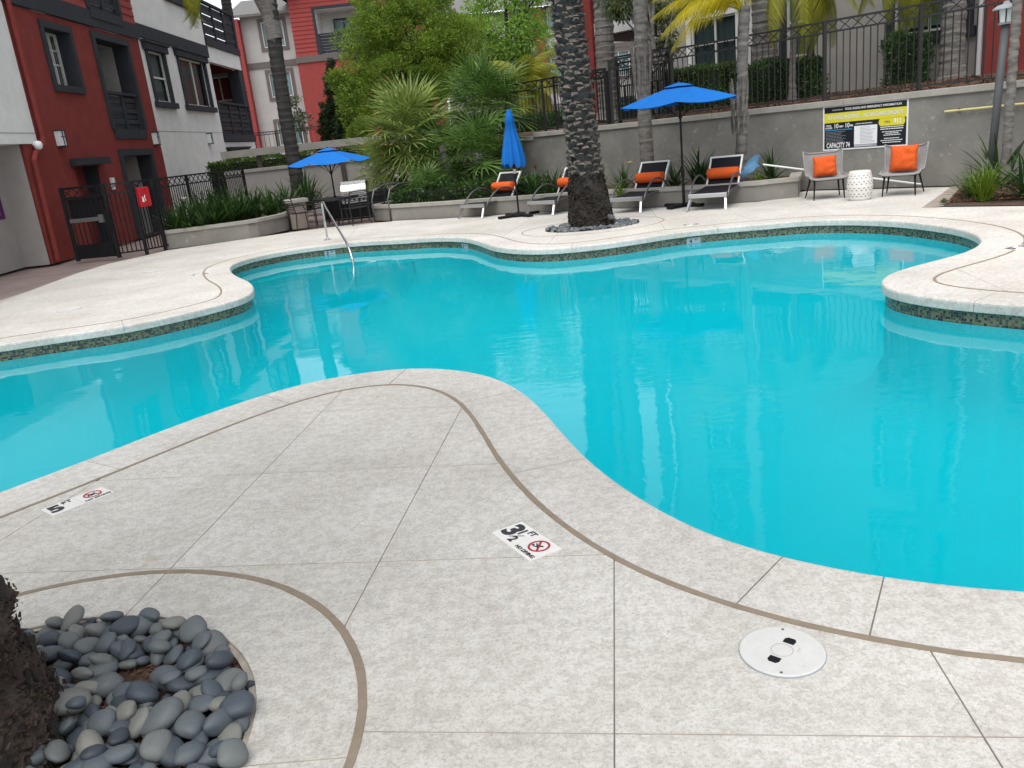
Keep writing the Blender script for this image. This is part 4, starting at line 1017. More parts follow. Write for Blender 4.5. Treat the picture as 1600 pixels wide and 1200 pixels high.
def tilemat(A, B, D):
    x = Vector((D.x-A.x, D.y-A.y, 0)); y = Vector((B.x-A.x, B.y-A.y, 0)); return x, y
def depth_tile(name, label, A, D, h, big, frac=None, group=None):
    x = Vector((D.x-A.x, D.y-A.y, 0)); L = x.length; x.normalize(); y = Vector((-x.y, x.x, 0))
    t = thing(name, label, 'depth marker', (A.x,A.y,.0), group=group); t.rotation_euler = (0,0,math.atan2(x.y,x.x))
    q = MB(); q.box((.001,.001,-.012),(L/2-.001,h-.001,.0035)); q.build('tile', M['tilew'], t)
    q = MB(); q.box((L/2+.001,.001,-.012),(L-.001,h-.001,.0035)); q.build('tile', M['tilew'], t)
    def tx(s, size, px, py, material=M['ink'], bold=.0, sx=1): inst('lettering', text_mesh(s,size,material,'CENTER',bold), t, Matrix.Translation((px,py,.0045)) @ Matrix.Diagonal((sx,1,1,1)))
    tx(big, .135, L*.15, h*.52, bold=.006, sx=1.05)
    if frac:
        tx('1', .065, L*.285, h*.66, bold=.002); tx('2', .06, L*.36, h*.27, bold=.002)
        q = MB(); q.bar((L*.26,h*.28,.0045),(L*.39,h*.60,.0045),.004,.001); q.build('lettering', M['ink'], t)
        tx('FT', .042, L*.415, h*.82, bold=.001)
    else: tx('FT', .05, L*.37, h*.80, bold=.001)
    c = (L*.755, h*.60); r = h*.30
    vs = []; fs = []; n = 40
    for k in range(n):
        a = 2*PI*k/n
        for q_ in (r, r*.80): vs.append((c[0]+q_*math.cos(a), c[1]+q_*math.sin(a), .0052))
    for k in range(n): j = (k+1)%n; fs.append((2*k,2*j,2*j+1,2*k+1))
    MB().add(vs,fs).build('prohibition_ring', M['inkr'], t)
    q = MB(); q.bar((c[0]-r*.6,c[1]+r*.6,.0052),(c[0]+r*.6,c[1]-r*.6,.0052),.009,.0008); q.build('prohibition_bar', M['inkr'], t)
    q = MB(); q.tube([(c[0]-r*.5,c[1]+.005,.0043),(c[0]-r*.1,c[1]-.006,.0043),(c[0]+r*.35,c[1]+.012,.0043)],[.003,.005,.003],6)
    q.tube([(c[0]-r*.35,c[1]-r*.35,.0043),(c[0]-.0,c[1]-r*.2,.0043),(c[0]+r*.45,c[1]-r*.38,.0043)],.0025,5); q.lathe([(.006,.004),(.006,.0055)],10,(c[0]-r*.55,c[1]-.012)); q.build('diver', M['ink'], t)
    tx('NO DIVING', .026, L*.755, h*.16, bold=.0006)
depth_tile('depth_marker', 'flush white depth tile marked 3 1/2 FT beside the tan joint', gp(767,833), gp(827,878), .155, '3', True)
depth_tile('depth_marker', 'flush white depth tile marked 5 FT at the left near coping', gp(84,807), gp(180,769.5), .155, '5')
c = gp(296,432); depth_tile('depth_marker', 'tiny flush depth tile on the left deck near the curved joint', c, c+Vector((.30,.06)), .15, '4')
c = gp(1065,353.5); depth_tile('depth_marker', 'tiny flush depth tile on the far coping right of the middle palm', c, c+Vector((.30,-.05)), .15, '4')
c = gp(1586,391); depth_tile('depth_marker', 'flush depth tile on the right deck, cut by the photo edge', c, c+Vector((.28,.10)), .15, '5')
# depth tiles in the waterline band
for (px_,py_,s_) in ((513,392,'3'),(729,382,'3'),(1090,375,'4'),(1600,492,'5')):
    i = nearest(gp(px_,py_-12))+(4 if px_ > 1590 else 0); n_ = NE[i]; p = PE[i]+n_*.035
    t = inst('depth_tile', None, basin); x = Vector((-n_[1]*-1, n_[0]*-1, 0)); x = Vector((n_[1],-n_[0],0)); zz = Vector((-n_[0],-n_[1],0))
    mm = Matrix((x,Vector((0,0,1)),zz)).transposed().to_4x4(); mm.translation = (p[0],p[1],-.160); t.matrix_basis = mm @ Matrix.Diagonal((.85,.85,1,1))
    q = MB(); q.box((-.12,-.052,-.02),(.12,.052,.006)); q.build('tile', M['signg'], t)
    inst('lettering', text_mesh(s_, .09, M['ink'], 'CENTER', .004), t, Matrix.Translation((-.05,0,.0075))); inst('lettering', text_mesh('FT', .05, M['ink'], 'CENTER', .001), t, Matrix.Translation((.05,.015,.0075)))

# skimmer lid and deck covers
c = gp(1222,1019)
t = thing('skimmer_cover', 'round white skimmer lid with two black finger holes in the near deck', 'lid', (c.x,c.y,0))
q = MB(); q.lathe([(.1295,-.01),(.1295,.003),(.128,.0035)],48); q.build('rim_gap', M['signg'], t)
q = MB(); q.lathe([(.127,.0),(.127,.0055),(.123,.0075)],48); q.build('cover', M['lid'], t)
q = MB()
n = 40; vs = []; fs = []
for k in range(n):
    a = 2*PI*k/n
    for r_ in (.034,.031): vs.append((r_*math.cos(a), r_*math.sin(a), .0080))
for k in range(n): j = (k+1)%n; fs.append((2*k,2*j,2*j+1,2*k+1))
MB().add(vs,fs).build('centre_ring', M['border'], t)
_d = gp(1237,998)-gp(1207,1032); LA = math.atan2(_d.y,_d.x)-PI/2
for s_ in (1,-1):
    q = MB(); pts = [(-.016,-.012),(.016,-.012),(.017,.004),(.010,.012),(-.010,.012),(-.017,.004)]
    ang = math.atan2(.055,.028)
    q.prism(pts, .0062, .0082); o = q.build('finger_hole', M['black'], t); o.matrix_basis = Matrix.Rotation(LA+(0 if s_ > 0 else PI),4,'Z') @ Matrix.Translation((.0,.056,0)) @ Matrix.Diagonal((1.1,1.25,1,1))
for a in (70,250): 
    q = MB(); q.lathe([(.005,.007),(.004,.009)],8,(.112*math.cos(R(a)),.112*math.sin(R(a)))); q.build('screw', M['alug'], t)
for (px_,py_,lab) in ((108,484,'round pale skimmer lid on the left deck'),(238,424,'small pale drain cover on the left deck near the paving')):
    c = gp(px_,py_); t = thing('deck_cover', lab, 'lid', (c.x,c.y,0))
    q = MB(); q.lathe([(.15,-.01),(.15,.003)],32); q.build('rim_gap', M['border'], t); q = MB(); q.lathe([(.142,0),(.142,.005),(.138,.007)],32); q.build('cover', M['lid'], t)

# ================================================================== FURNITURE
def lounger(loc, ang, label):
    t = thing('sun_lounger', label, 'sun lounger', (loc[0],loc[1],0), ang, 'sun loungers along the planter')
    Wd = .31
    for s_ in (-1,1):
        q = MB(); q.bar((s_*(Wd-.01),.12,.235),(s_*(Wd+.03),-.02,.0),.035,.05); q.build('leg', M['alu'], t)
        q = MB(); q.bar((s_*Wd,.08,.262),(s_*Wd,1.55,.32),.03,.045,(0,0,1)); q.build('side_rail', M['alug'], t)
        pts = [(s_*(Wd+.03),.14+1.42*k/18,.22+.36*math.sin(PI*min(1,(k/18)**.85)*.93)-.22*(k/18)**3) for k in range(19)]; pts[-1] = (s_*(Wd+.03),1.62,.0)
        q = MB(); q.tube(pts,.018,8); q.build('arm_bow', M['alug'], t, smooth=True)
    q = MB(); q.box((-Wd-.03,.055,.215),(Wd+.03,.105,.29)); q.build('front_rail', M['alu'], t, bevel=.008)
    n = 10; vs = []; fs = []
    for k in range(n+1):
        f = k/n; y = .10+1.0*f; z = .288+.055*f-.015*math.sin(PI*f); vs += [(-Wd+.01,y,z),(Wd-.01,y,z)]
        if k: fs.append((2*k-2,2*k-1,2*k+1,2*k))
    MB().add(vs,fs).build('seat_sling', M['sling'], t)
    b0 = Vector((0,1.05,.31)); b1 = Vector((0,1.47,.82))
    for s_ in (-1,1):
        q = MB(); q.bar(b0+Vector((s_*(Wd-.02),0,-.03)),b1+Vector((s_*(Wd-.02),0,0)),.028,.035,(0,1,0)); q.build('back_rail', M['white'], t)
    q = MB(); q.bar(b1+Vector((-Wd+.005,0,0)),b1+Vector((Wd-.005,0,0)),.035,.03); q.build('back_rail', M['white'], t)
    q = MB(); q.bar(b0+Vector((-Wd+.03,0,.0)),b0+Vector((Wd-.03,0,.0)),.025,.025); q.build('back_rail', M['alug'], t)
    vs = []; fs = []
    for k in range(n+1):
        f = k/n; p = b0.lerp(b1,f)+Vector((0,.03*math.sin(PI*f),0)); vs += [(-Wd+.03,p.y,p.z),(Wd-.03,p.y,p.z)]
        if k: fs.append((2*k-2,2*k-1,2*k+1,2*k))
    MB().add(vs,fs).build('back_sling', M['sling'], t)
    q = MB(); q.bar((0,1.0,.18),(0,1.25,.60),.02); 
    return t
def bolster(loc, ang, label):
    p = b = Vector((0,1.165,.545)); m_ = Matrix.Rotation(ang,4,'Z'); p = m_ @ p
    t = thing('bolster_pillow', label, 'pillow', (loc[0]+p.x,loc[1]+p.y,p.z), ang, 'orange bolsters on the sun loungers')
    q = MB(); prof = [(-.29,.03),(-.288,.07),(-.27,.094),(-.2,.10),(0,.102),(.2,.10),(.27,.094),(.288,.07),(.29,.03)]
    q.tube([(x,0,0) for x,_ in prof],[r_ for _,r_ in prof],18); q.build('cover', M['orange'], t, smooth=True)
    for s_ in (-1,1):
        q = MB(); q.tube([(s_*.27+.098*0,.098*math.cos(a_),.098*math.sin(a_)) for a_ in [2*PI*k/20 for k in range(20)]],.005,5,closed=True); q.build('piping', M['orange'], t)
defs = [((717,342),(754,341),'leftmost silver framed black sling lounger, left of the closed umbrella','orange bolster on the leftmost lounger'),
        ((822,338),(864,337),'black sling lounger partly hidden by the left side of the date palm trunk','orange bolster on the lounger left of the date palm trunk'),
        ((957,335),(993,333),'black sling lounger just right of the date palm trunk','orange bolster on the lounger right of the date palm trunk'),
        ((1075,331),(1133,328),'rightmost black sling lounger, right of the open umbrella pole','orange bolster on the rightmost lounger')]
for k,(a,b,l1,l2) in enumerate(defs):
    A_ = gp(*a); B_ = gp(*b); c = (A_+B_)/2; ang = [R(-41),R(-40),R(-36),R(-30)][k]
    off_ = Matrix.Rotation(ang,2) @ Vector((0,.02)); lounger(c+off_, ang, l1); bolster(c+off_, ang, l2)

def lounge_chair(loc, ang, label):
    t = thing('lounge_chair', label, 'chair', (loc[0],loc[1],0), ang, 'grey woven lounge chairs by the sign')
    hw = .30
    # shell: seat and back as one woven sheet, raised sides
    sec = [(0,-.02,.34),(0,.12,.345),(0,.30,.335),(0,.44,.34),(0,.52,.40),(0,.57,.50),(0,.61,.62),(0,.65,.75)]
    nx = 9; vs = []; fs = []
    for (_,y,z) in sec:
        g = min(1,max(0,(z-.34)/.4))
        for i in range(nx):
            f = -1+2*i/(nx-1); ww = hw+.03*g
            vs.append((f*ww, y-.10*abs(f)**3*(.4+g*.6) if z > .36 else y, z+.05*abs(f)**6*(1 if y > .1 else .4)))
    for r_ in range(len(sec)-1):
        for i in range(nx-1): fs.append((r_*nx+i,r_*nx+i+1,(r_+1)*nx+i+1,(r_+1)*nx+i))
    MB().add(vs,fs).build('woven_shell', M['rope'], t, smooth=True)
    rim = [vs[r_*nx] for r_ in range(len(sec))]+[vs[(len(sec)-1)*nx+i] for i in range(1,nx-1)]+[vs[r_*nx+nx-1] for r_ in range(len(sec))][::-1]+[vs[i] for i in range(nx-2,0,-1)]
    q = MB(); q.tube(rim,.016,7,closed=True); q.build('rim', M['rope'], t, smooth=True, label='pale grey rounded rim of the chair')
    q = MB(); q.bar((-.26,.05,.325),(.26,.05,.325),.025); q.build('seat_bar', M['black'], t); q = MB(); q.bar((-.26,.42,.325),(.26,.42,.325),.025); q.build('seat_bar', M['black'], t)
    for sx in (-1,1):
        q = MB(); q.tube([(sx*.23,.05,.33),(sx*.25,-.0,.0)],[.018,.010],7); q.build('leg', M['black'], t)
        q = MB(); q.tube([(sx*.23,.42,.33),(sx*.29,.56,.0)],[.018,.010],7); q.build('leg', M['black'], t)
def cushion(loc, ang, label, tilt, sz=.44, dx=0, sq=1.0, roll=0):
    t = thing('throw_cushion', label, 'cushion', (0,0,0), ang, 'orange cushions on the lounge chairs')
    p = Matrix.Rotation(ang,2) @ Vector((dx,.42)); t.location = (loc[0]+p.x,loc[1]+p.y,.36+sz*sq/2); t.rotation_euler = Euler((R(-tilt),R(roll),ang),'XYZ')
    n = 17; vs = []; fs = []; r_ = random.Random(int(dx*100)+9)
    for side in (-1,1):
        for i in range(n):
            for j in range(n):
                u = -1+2*i/(n-1); v = -1+2*j/(n-1)
                e = max(0,(1-u**4)*(1-v**4))**.6; pin = 1-.06*(1-abs(u*v))*0-.07*((1-u*u)*abs(v)**3+(1-v*v)*abs(u)**3)
                wr = .008*math.sin(9*u*v+5*v+side)*e+.006*math.sin(13*(u-v)+2)*e+.012*math.exp(-((u*.7+v-.3)**2)*20)*math.sin(6*u)*e
                vs.append((u*sz/2*pin, side*(.075*e)+wr, v*sz/2*sq*pin))
    for side in (0,1):
        o_ = side*n*n
        for i in range(n-1):
            for j in range(n-1):
                f = (o_+i*n+j,o_+(i+1)*n+j,o_+(i+1)*n+j+1,o_+i*n+j+1); fs.append(f if side else f[::-1])
    me = MB().add(vs,fs).mesh('cover', M['orange'], True); bm = bmesh.new(); bm.from_mesh(me); bmesh.ops.remove_doubles(bm, verts=bm.verts, dist=.0015); bm.to_mesh(me); bm.free()
    inst('cover', me, t)
    c_ = sz/2*.93; q = MB(); q.tube([(-c_,0,-c_*sq),(0,0,-c_*sq*.99),(c_,0,-c_*sq),(c_*.99,0,0),(c_,0,c_*sq),(0,0,c_*sq*.99),(-c_,0,c_*sq),(-c_*.99,0,0)],.006,5,closed=True); q.build('piping', M['orange'], t)
A_, B_ = gp(1272,312), gp(1320,311); c1 = (A_+B_)/2; an1 = R(-10)
lounge_chair(c1, an1, 'grey woven lounge chair on black legs left of the white stool'); cushion(c1, an1, 'orange cushion on the lounge chair left of the stool', 14, .40, .01, .88, 0)
A_, B_ = gp(1380,308), gp(1428,305); c2 = (A_+B_)/2; an2 = R(-36)
lounge_chair(c2, an2, 'grey woven lounge chair on black legs right of the white stool'); cushion(c2, an2, 'plump orange cushion on the lounge chair right of the stool', 12, .43, -.01, 1.0, 0)
c = gp(1343,312); t = thing('garden_stool', 'white ceramic drum stool with rows of small pierced holes', 'stool', (c.x,c.y,0))
prof = [(.155,0),(.165,.01),(.185,.08),(.20,.17),(.205,.235),(.20,.30),(.185,.39),(.165,.455),(.16,.465),(.13,.47),(.0,.472)]
q = MB(); q.lathe(prof[:-1],40); q.build('body', M['ceram'], t, smooth=True)
pr = lambda z: np.interp(z,[p[1] for p in prof[:8]],[p[0] for p in prof[:8]])
hm = MB().add([(-.021,0,-.010),(.021,0,-.010),(.0,0,.013)],[(0,1,2)]).mesh('pierced_hole', M['ceramd'])
for row,z in enumerate((.075,.105,.17,.20,.27,.30,.365,.395)):
    for k in range(17):
        a = 2*PI*(k+.5*(row%2))/17
        if math.sin(a) > .35: continue
        r_ = pr(z)+.0015; inst('pierced_hole', hm, t, Matrix.Translation((r_*math.cos(a),r_*math.sin(a),z)) @ Matrix.Rotation(a+PI/2,4,'Z') @ Matrix.Rotation(PI*(row%2),4,'Y'))
for z in (.035,.44):
    q = MB(); q.tube([((pr(z)+.001)*math.cos(2*PI*k/40),(pr(z)+.001)*math.sin(2*PI*k/40),z) for k in range(40)],.006,6,closed=True); q.build('band', M['ceram'], t, smooth=True)

def umbrella_open(loc, zt, zr, rad, label, rot=0, zb=0, base=True, n=6):
    t = thing('patio_umbrella', label, 'umbrella', (loc[0],loc[1],zb), rot)
    q = MB(); q.tube([(0,0,0),(0,0,zt-zb-.02)],.019,10); q.build('pole', M['black'], t)
    q = MB(); q.tube([(0,0,.55),(0,0,.68)],.032,10); q.tube([(0,0,zr-zb-.28),(0,0,zr-zb-.22)],.034,8); q.build('hub', M['black'], t)
    q = MB(); q.lathe([(.03,zt-zb-.01),(.035,zt-zb+.02),(.012,zt-zb+.06)],10); q.build('finial', M['black'], t)
    hv = zt-zr; V = lambda f,a,z: (rad*f*math.cos(a),rad*f*math.sin(a),z)
    def canopy(f0, f1, zoff, nm, fl=0):
        vs = []; fs = []; S = 8; Q = 6
        for k in range(n):
            b = len(vs)
            for i in range(S+1):
                a0 = 2*PI*k/n; a1 = 2*PI*(k+1)/n; u = i/S
                for j in range(Q+1):
                    f = f0+(f1-f0)*j/Q
                    p = Vector(V(f,a0,0)).lerp(Vector(V(f,a1,0)),u); sag = math.sin(PI*u)
                    z = zt-zb-hv*(f**1.12)-.05*sag*f*f+zoff
                    p = p*(1-.05*sag*f); vs.append((p.x,p.y,z))
            for i in range(S):
                for j in range(Q): fs.append((b+i*(Q+1)+j,b+i*(Q+1)+j+1,b+(i+1)*(Q+1)+j+1,b+(i+1)*(Q+1)+j))
            if fl:
                for i in range(S):
                    p0 = vs[b+i*(Q+1)+Q]; p1 = vs[b+(i+1)*(Q+1)+Q]; c_ = len(vs); vs += [(p0[0],p0[1],p0[2]-fl),(p1[0],p1[1],p1[2]-fl)]; fs.append((b+i*(Q+1)+Q,c_,c_+1,b+(i+1)*(Q+1)+Q))
        return MB().add(vs,fs).build(nm, M['blue'], t)
    canopy(.10,1.0,0,'canopy'); canopy(.0,.26,.035,'vent_cap')
    for k in range(n):
        a = 2*PI*k/n; q = MB(); q.bar(V(.03,a,zt-zb-.03),V(.97,a,zt-zb-hv*(.97**1.12)-.025),.016); rb_ = q.build('rib', M['black'], t)
        q = MB(); q.bar(V(.02,a,zr-zb-.25),V(.5,a,zt-zb-hv*(.5**1.12)-.03),.012); q.build('strut', M['black'], rb_)
    if base:
        for a in (0,1):
            q = MB(); q.cbox((0,0,.035),(.86,.13,.05),Matrix.Rotation(a*PI/2+.4,4,'Z')); q.build('base_bar', M['black'], t, bevel=.01)
        q = MB(); q.tube([(0,0,.05),(0,0,.42)],.028,10); q.build('base_sleeve', M['black'], t)
    return t
c = gp(1069,323); umbrella_open(c, 2.17, 1.86, 1.16, 'open blue patio umbrella standing behind the two right loungers', .25)
uc = yd(527,330,20.5); umbrella_open((uc.x,uc.y), yd(515,233,20.5).z, yd(515,253,20.5).z-.0, .98, 'open blue patio umbrella over the dark dining table at left', .2, base=False)
c = gp(811,338); t = thing('patio_umbrella', 'closed blue patio umbrella between the two left loungers', 'umbrella', (c.x,c.y,0))
q = MB(); q.tube([(0,0,0),(0,0,2.13)],.02,10); q.build('pole', M['black'], t)
vs = []; fs = []; n = 48; rows = [(2.11,.03),(2.0,.07),(1.86,.10),(1.845,.085),(1.6,.125),(1.35,.175),(1.12,.215),(1.02,.20)]
for (z,r_) in rows:
    for k in range(n):
        a = 2*PI*k/n; w_ = 1+.20*math.cos(8*a+z*1.5)*min(1,(2.15-z)*1.6); zz = z+(.05*math.cos(8*a) if z < 1.05 else 0); vs.append((r_*w_*math.cos(a),r_*w_*math.sin(a),zz))
for i in range(len(rows)-1):
    for k in range(n): fs.append((i*n+k,i*n+(k+1)%n,(i+1)*n+(k+1)%n,(i+1)*n+k))
MB().add(vs,fs).build('canopy', M['blue'], t, smooth=True)
q = MB(); q.lathe([(.03,2.1),(.035,2.14),(.012,2.18)],10); q.build('finial', M['black'], t)
q = MB(); q.tube([(0,0,.86),(0,0,.95)],.035,10); q.tube([(0,0,.95),(.02,0,1.1)],.012,6); q.build('crank_hub', M['alu'], t)
for a in (0,1): q = MB(); q.cbox((0,0,.03),(.95,.12,.05),Matrix.Rotation(a*PI/2+.5,4,'Z')); q.build('base_bar', M['black'], t, bevel=.01)
q = MB(); q.lathe([(.2,.02),(.2,.06),(.05,.09)],20); q.build('base_plate', M['black'], t)

# dining set
TC = Vector((uc.x,20.5))
t = thing('dining_table', 'dark round patio dining table under the left blue umbrella', 'table', (TC.x,TC.y,0))
q = MB(); q.lathe([(.55,.60),(.56,.615),(.55,.63)],36); q.build('table_top', M['black'], t); q = MB(); q.tube([(.55*math.cos(2*PI*k/36),.55*math.sin(2*PI*k/36),.59) for k in range(36)],.018,6,closed=True); q.build('rim', M['irong'], t)
for k in range(4): a = PI/4+PI/2*k; q = MB(); q.tube([(.4*math.cos(a),.4*math.sin(a),.6),(.34*math.cos(a),.34*math.sin(a),.3),(.42*math.cos(a),.42*math.sin(a),0)],.016,6); q.build('leg', M['irong'], t)
def dining_chair(x, y, rz, label):
    t = thing('dining_chair', label, 'chair', (x,y,0), rz, 'dark slatted dining chairs round the table')
    for sx in (-1,1):
        q = MB(); q.tube([(sx*.24,.24,0),(sx*.24,.22,.40)],.013,6); q.build('leg', M['irong'], t)
        q = MB(); q.tube([(sx*.24,-.26,0),(sx*.24,-.22,.38),(sx*.23,-.29,.74)],.013,6); q.build('leg', M['irong'], t)
        q = MB(); q.tube([(sx*.25,-.25,.56),(sx*.27,-.05,.58),(sx*.27,.18,.56),(sx*.25,.24,.42)],.014,6); q.build('arm', M['irong'], t)
    q = MB(); q.tube([(-.23,-.29,.74),(-.12,-.31,.765),(.12,-.31,.765),(.23,-.29,.74)],.014,6); q.build('back_rail', M['irong'], t)
    for k in range(7): q = MB(); z = .42+.043*k; q.bar((-.22,-.235-.02*k/2,z),(.22,-.235-.02*k/2,z),.008,.018); q.build('back_slat', M['irong'], t)
    for k in range(8): q = MB(); y_ = -.2+.058*k; q.bar((-.24,y_,.385),(.24,y_,.385),.03,.01); q.build('seat_slat', M['irong'], t)
dining_chair(TC.x-.75,TC.y-.55,R(-54),'dark slatted dining chair at the left front of the table'); dining_chair(TC.x+.55,TC.y-.75,R(36),'dark slatted dining chair at the right front of the table')
dining_chair(TC.x-.55,TC.y+.7,R(-142),'dark slatted dining chair behind the table at left'); dining_chair(TC.x+.8,TC.y+.45,R(119),'dark slatted dining chair behind the table at right')

# grill
gx0 = yd(535,300,22.3).x; gx1 = yd(575,300,22.3).x; ztop = yd(555,282,22.3).z; zmid = yd(555,301,22.3).z; zlow = yd(555,316,22.3).z
gcx = (gx0+gx1)/2; gw = gx1-gx0
t = thing('gas_grill', 'stainless gas grill with a curved lid and black side cabinets', 'grill', (gcx,22.3,0))
q = MB(); pts = [(-.30,zmid),(-.30,zmid+.08),(-.24,zmid+(ztop-zmid)*.7),(-.12,ztop),(.1,ztop),(.24,ztop-.06),(.26,zmid)]
n = len(pts); vs = [(-gw/2,y,z) for y,z in pts]+[(gw/2,y,z) for y,z in pts]; fs = [tuple(range(n)),tuple(range(n,2*n))[::-1]]+[(i,n+i,n+(i+1)%n,(i+1)%n) for i in range(n)]
MB().add(vs,fs).build('lid', M['steel'], t, bevel=.01)
q = MB(); q.tube([(-gw*.4,-.35,zmid+.06),(gw*.4,-.35,zmid+.06)],.014,8); q.build('lid_handle', M['alu'], t)
q = MB(); q.box((-gw/2,-.30,zlow),(gw/2,.26,zmid-.005)); q.build('control_panel', M['alu'], t, bevel=.008)
for k in range(5): q = MB(); q.tube([(-gw*.36+gw*.18*k,-.30,(zlow+zmid)/2-.03),(-gw*.36+gw*.18*k,-.345,(zlow+zmid)/2-.03)],.028,10); q.build('knob', M['black'], t)
q = MB(); q.box((-gw/2-.55,-.28,.0),(-gw/2-.01,.26,zmid-.12)); q.build('side_cabinet', M['black'], t); q = MB(); q.box((gw/2+.01,-.28,.0),(gw/2+.75,.26,zmid-.02)); q.build('side_cabinet', M['black'], t)
q = MB(); q.box((-gw/2-.0,-.29,.0),(gw/2,.26,zlow-.004)); q.build('cart', M['black'], t)
c = yd(625,279,22.8); t = thing('grill_hood', 'second small shiny metal grill lid half hidden in the palm leaves', 'grill', (c.x,22.8,0))
q = MB(); q.tube([(-.20,0,c.z),(-.17,0,c.z+.03),(.17,0,c.z+.05),(.22,0,c.z-.01)],[.06,.11,.13,.06],10); q.build('lid', M['steel'], t, smooth=True); q = MB(); q.box((-.2,-.15,0),(.2,.15,c.z-.08)); q.build('cart', M['black'], t)

# handrails
a = gp(512,375); hz = .74
t = thing('pool_handrail', 'polished steel handrail curving from the far deck down into the water', 'handrail', (a.x,a.y,0))
b = gp(551,395,-.0); e = gp(552,412,WZ); bx = e.x-a.x; by = e.y-a.y
b = yd(552,394,e.y+.15)
pts = [(0,0,0),(0,0,hz*.6),(0.01,-.01,hz-.09),(.05*.4,-.06,hz-.025),(.09,-.16,hz),(.14,-.28,hz-.035)]
dn = Vector((bx,by,0)); l_ = dn.length; dn.normalize()
P0 = Vector((0,0,hz-.10)); P = [Vector((0,0,0)),Vector((0,0,.4)),P0,P0+dn*.04+Vector((0,0,.07)),P0+dn*.14+Vector((0,0,.115)),P0+dn*.30+Vector((0,0,.10)),P0+dn*.45+Vector((0,0,.02)), dn*(l_-.35)+Vector((0,0,.13)), dn*(l_-.12)+Vector((0,0,.0)), dn*(l_-.02)+Vector((0,0,-.12)), dn*l_+Vector((0,0,-.30)), dn*l_+Vector((0,0,-.75))]
q = MB(); q.tube(P,.0205,12); q.build('rail', M['steel'], t, smooth=True)
q = MB(); q.lathe([(.07,.0),(.07,.012),(.03,.03)],16); q.build('escutcheon', M['alu'], t)
t = thing('step_handrail', 'dark arched step handrail beside the grill planter', 'handrail', (0,0,0))
A_ = gp(586,347); B_ = gp(611,345); t.location = (A_.x,A_.y,0); v = B_-A_
def arch(o, h, hh): return [(o[0],o[1],0),(o[0],o[1],h),(o[0]+.06,o[1]+.12,h+hh*.7),(o[0]+.25,o[1]+.35,h+hh),(o[0]+.6,o[1]+.75,h+hh),(o[0]+.72,o[1]+.9,h+hh*.55)]
q = MB(); q.tube(arch((0,0),.5,.3),.02,8); q.build('rail', M['alug'], t, smooth=True); q = MB(); q.tube(arch((v.x,v.y),.5,.3),.02,8); q.build('rail', M['alug'], t, smooth=True)

# net pole leaning behind the chairs, pole on the wall, lamp post, spotlight
p0 = yd(1192,257,15.6); p1 = yd(1440,288,14.75)
t = thing('skimmer_net', 'long white pole with a blue leaf net leaning behind the lounge chairs', 'pool net', tuple(p0))
q = MB(); q.tube([(0,0,0),tuple(p1-p0)],.016,8); q.build('pole', M['white'], t)
q = MB(); vs = []; fs = []; nn = 9
for i in range(nn):
    for j in range(nn):
        u = i/(nn-1); v = j/(nn-1); vs.append((-.02-.38*u-.05*math.sin(3*v), .05+.05*math.sin(5*u+2*v), (.11-.20*v)*(1-.25*u)+.05*math.sin(2.6*u+1)-.16*u*u+.022*math.sin(9*v+4*u)+.015*math.sin(11*u)))
for i in range(nn-1):
    for j in range(nn-1): fs.append((i*nn+j,(i+1)*nn+j,(i+1)*nn+j+1,i*nn+j+1))
MB().add(vs,fs).build('net', M['netb'], t, smooth=True)
edge = [vs[j] for j in range(nn)]+[vs[i*nn+nn-1] for i in range(1,nn)]+[vs[(nn-1)*nn+j] for j in range(nn-2,-1,-1)]+[vs[i*nn] for i in range(nn-2,0,-1)]
q = MB(); q.tube(edge,.007,5,closed=True); q.build('net_frame', M['netb'], t)
t = thing('rescue_pole', 'pale yellow rescue pole fixed along the retaining wall at right', 'pole', tuple(W(-4,WD-.06,1.25)))
q = MB(); q.tube([tuple(W(-5.62,WD-.06,1.235)),tuple(W(-2.6,WD-.06,1.27))],.018,8); q.build('shaft', M['yellowp'], t, world=True)
for s_ in (-5.4,-3.2): q = MB(); q.bar(W(s_,WD,1.25),W(s_,WD-.07,1.24),.04); q.build('hook', M['irong'], t, world=True)
lb = W(-4.72,WD-.55); 
t = thing('lamp_post', 'grey garden lamp post with a hooded lantern in front of the retaining wall', 'lamp post', (lb.x,lb.y,0))
lz = yd(1572,38,lb.y).z; tx_ = yd(1571,38,lb.y).x-lb.x; lean = lambda z: tx_*z/lz
q = MB(); q.tube([(lean(0),0,0),(lean(lz),0,lz)],.058,12); q.build('post', M['postg'], t, smooth=True)
q = MB(); q.lathe([(.10,lz),(.105,lz+.02),(.11,lz+.03)],16,(tx_,0)); q.build('collar', M['lamphood'], t)
q = MB(); q.lathe([(.095,lz+.03),(.115,lz+.22)],16,(tx_,0)); q.build('lens', M['lmp'], t)
q = MB(); q.lathe([(.19,lz+.215),(.185,lz+.235),(.13,lz+.275),(.05,lz+.295),(.04,lz+.33),(.02,lz+.335)],20,(tx_,0)); q.build('hood', M['lamphood'], t, smooth=False)
for k in range(6): a = 2*PI*k/6; q = MB(); q.bar((tx_+.10*math.cos(a),.10*math.sin(a),lz+.02),(tx_+.12*math.cos(a),.12*math.sin(a),lz+.225),.014); q.build('lantern_bar', M['irong'], t)
c = gp(955,352); t = thing('spotlight', 'small silver garden spotlight at the foot of the date palm', 'light', (c.x,c.y,0))
q = MB(); q.tube([(0,0,-.02),(0,0,.10)],.012,8); q.build('stake', M['black'], t); q = MB(); q.tube([(-.01,.0,.09),(0,0,.12),(.01,-.01,.16)],[.03,.06,.065],12); q.build('head', M['alu'], t)

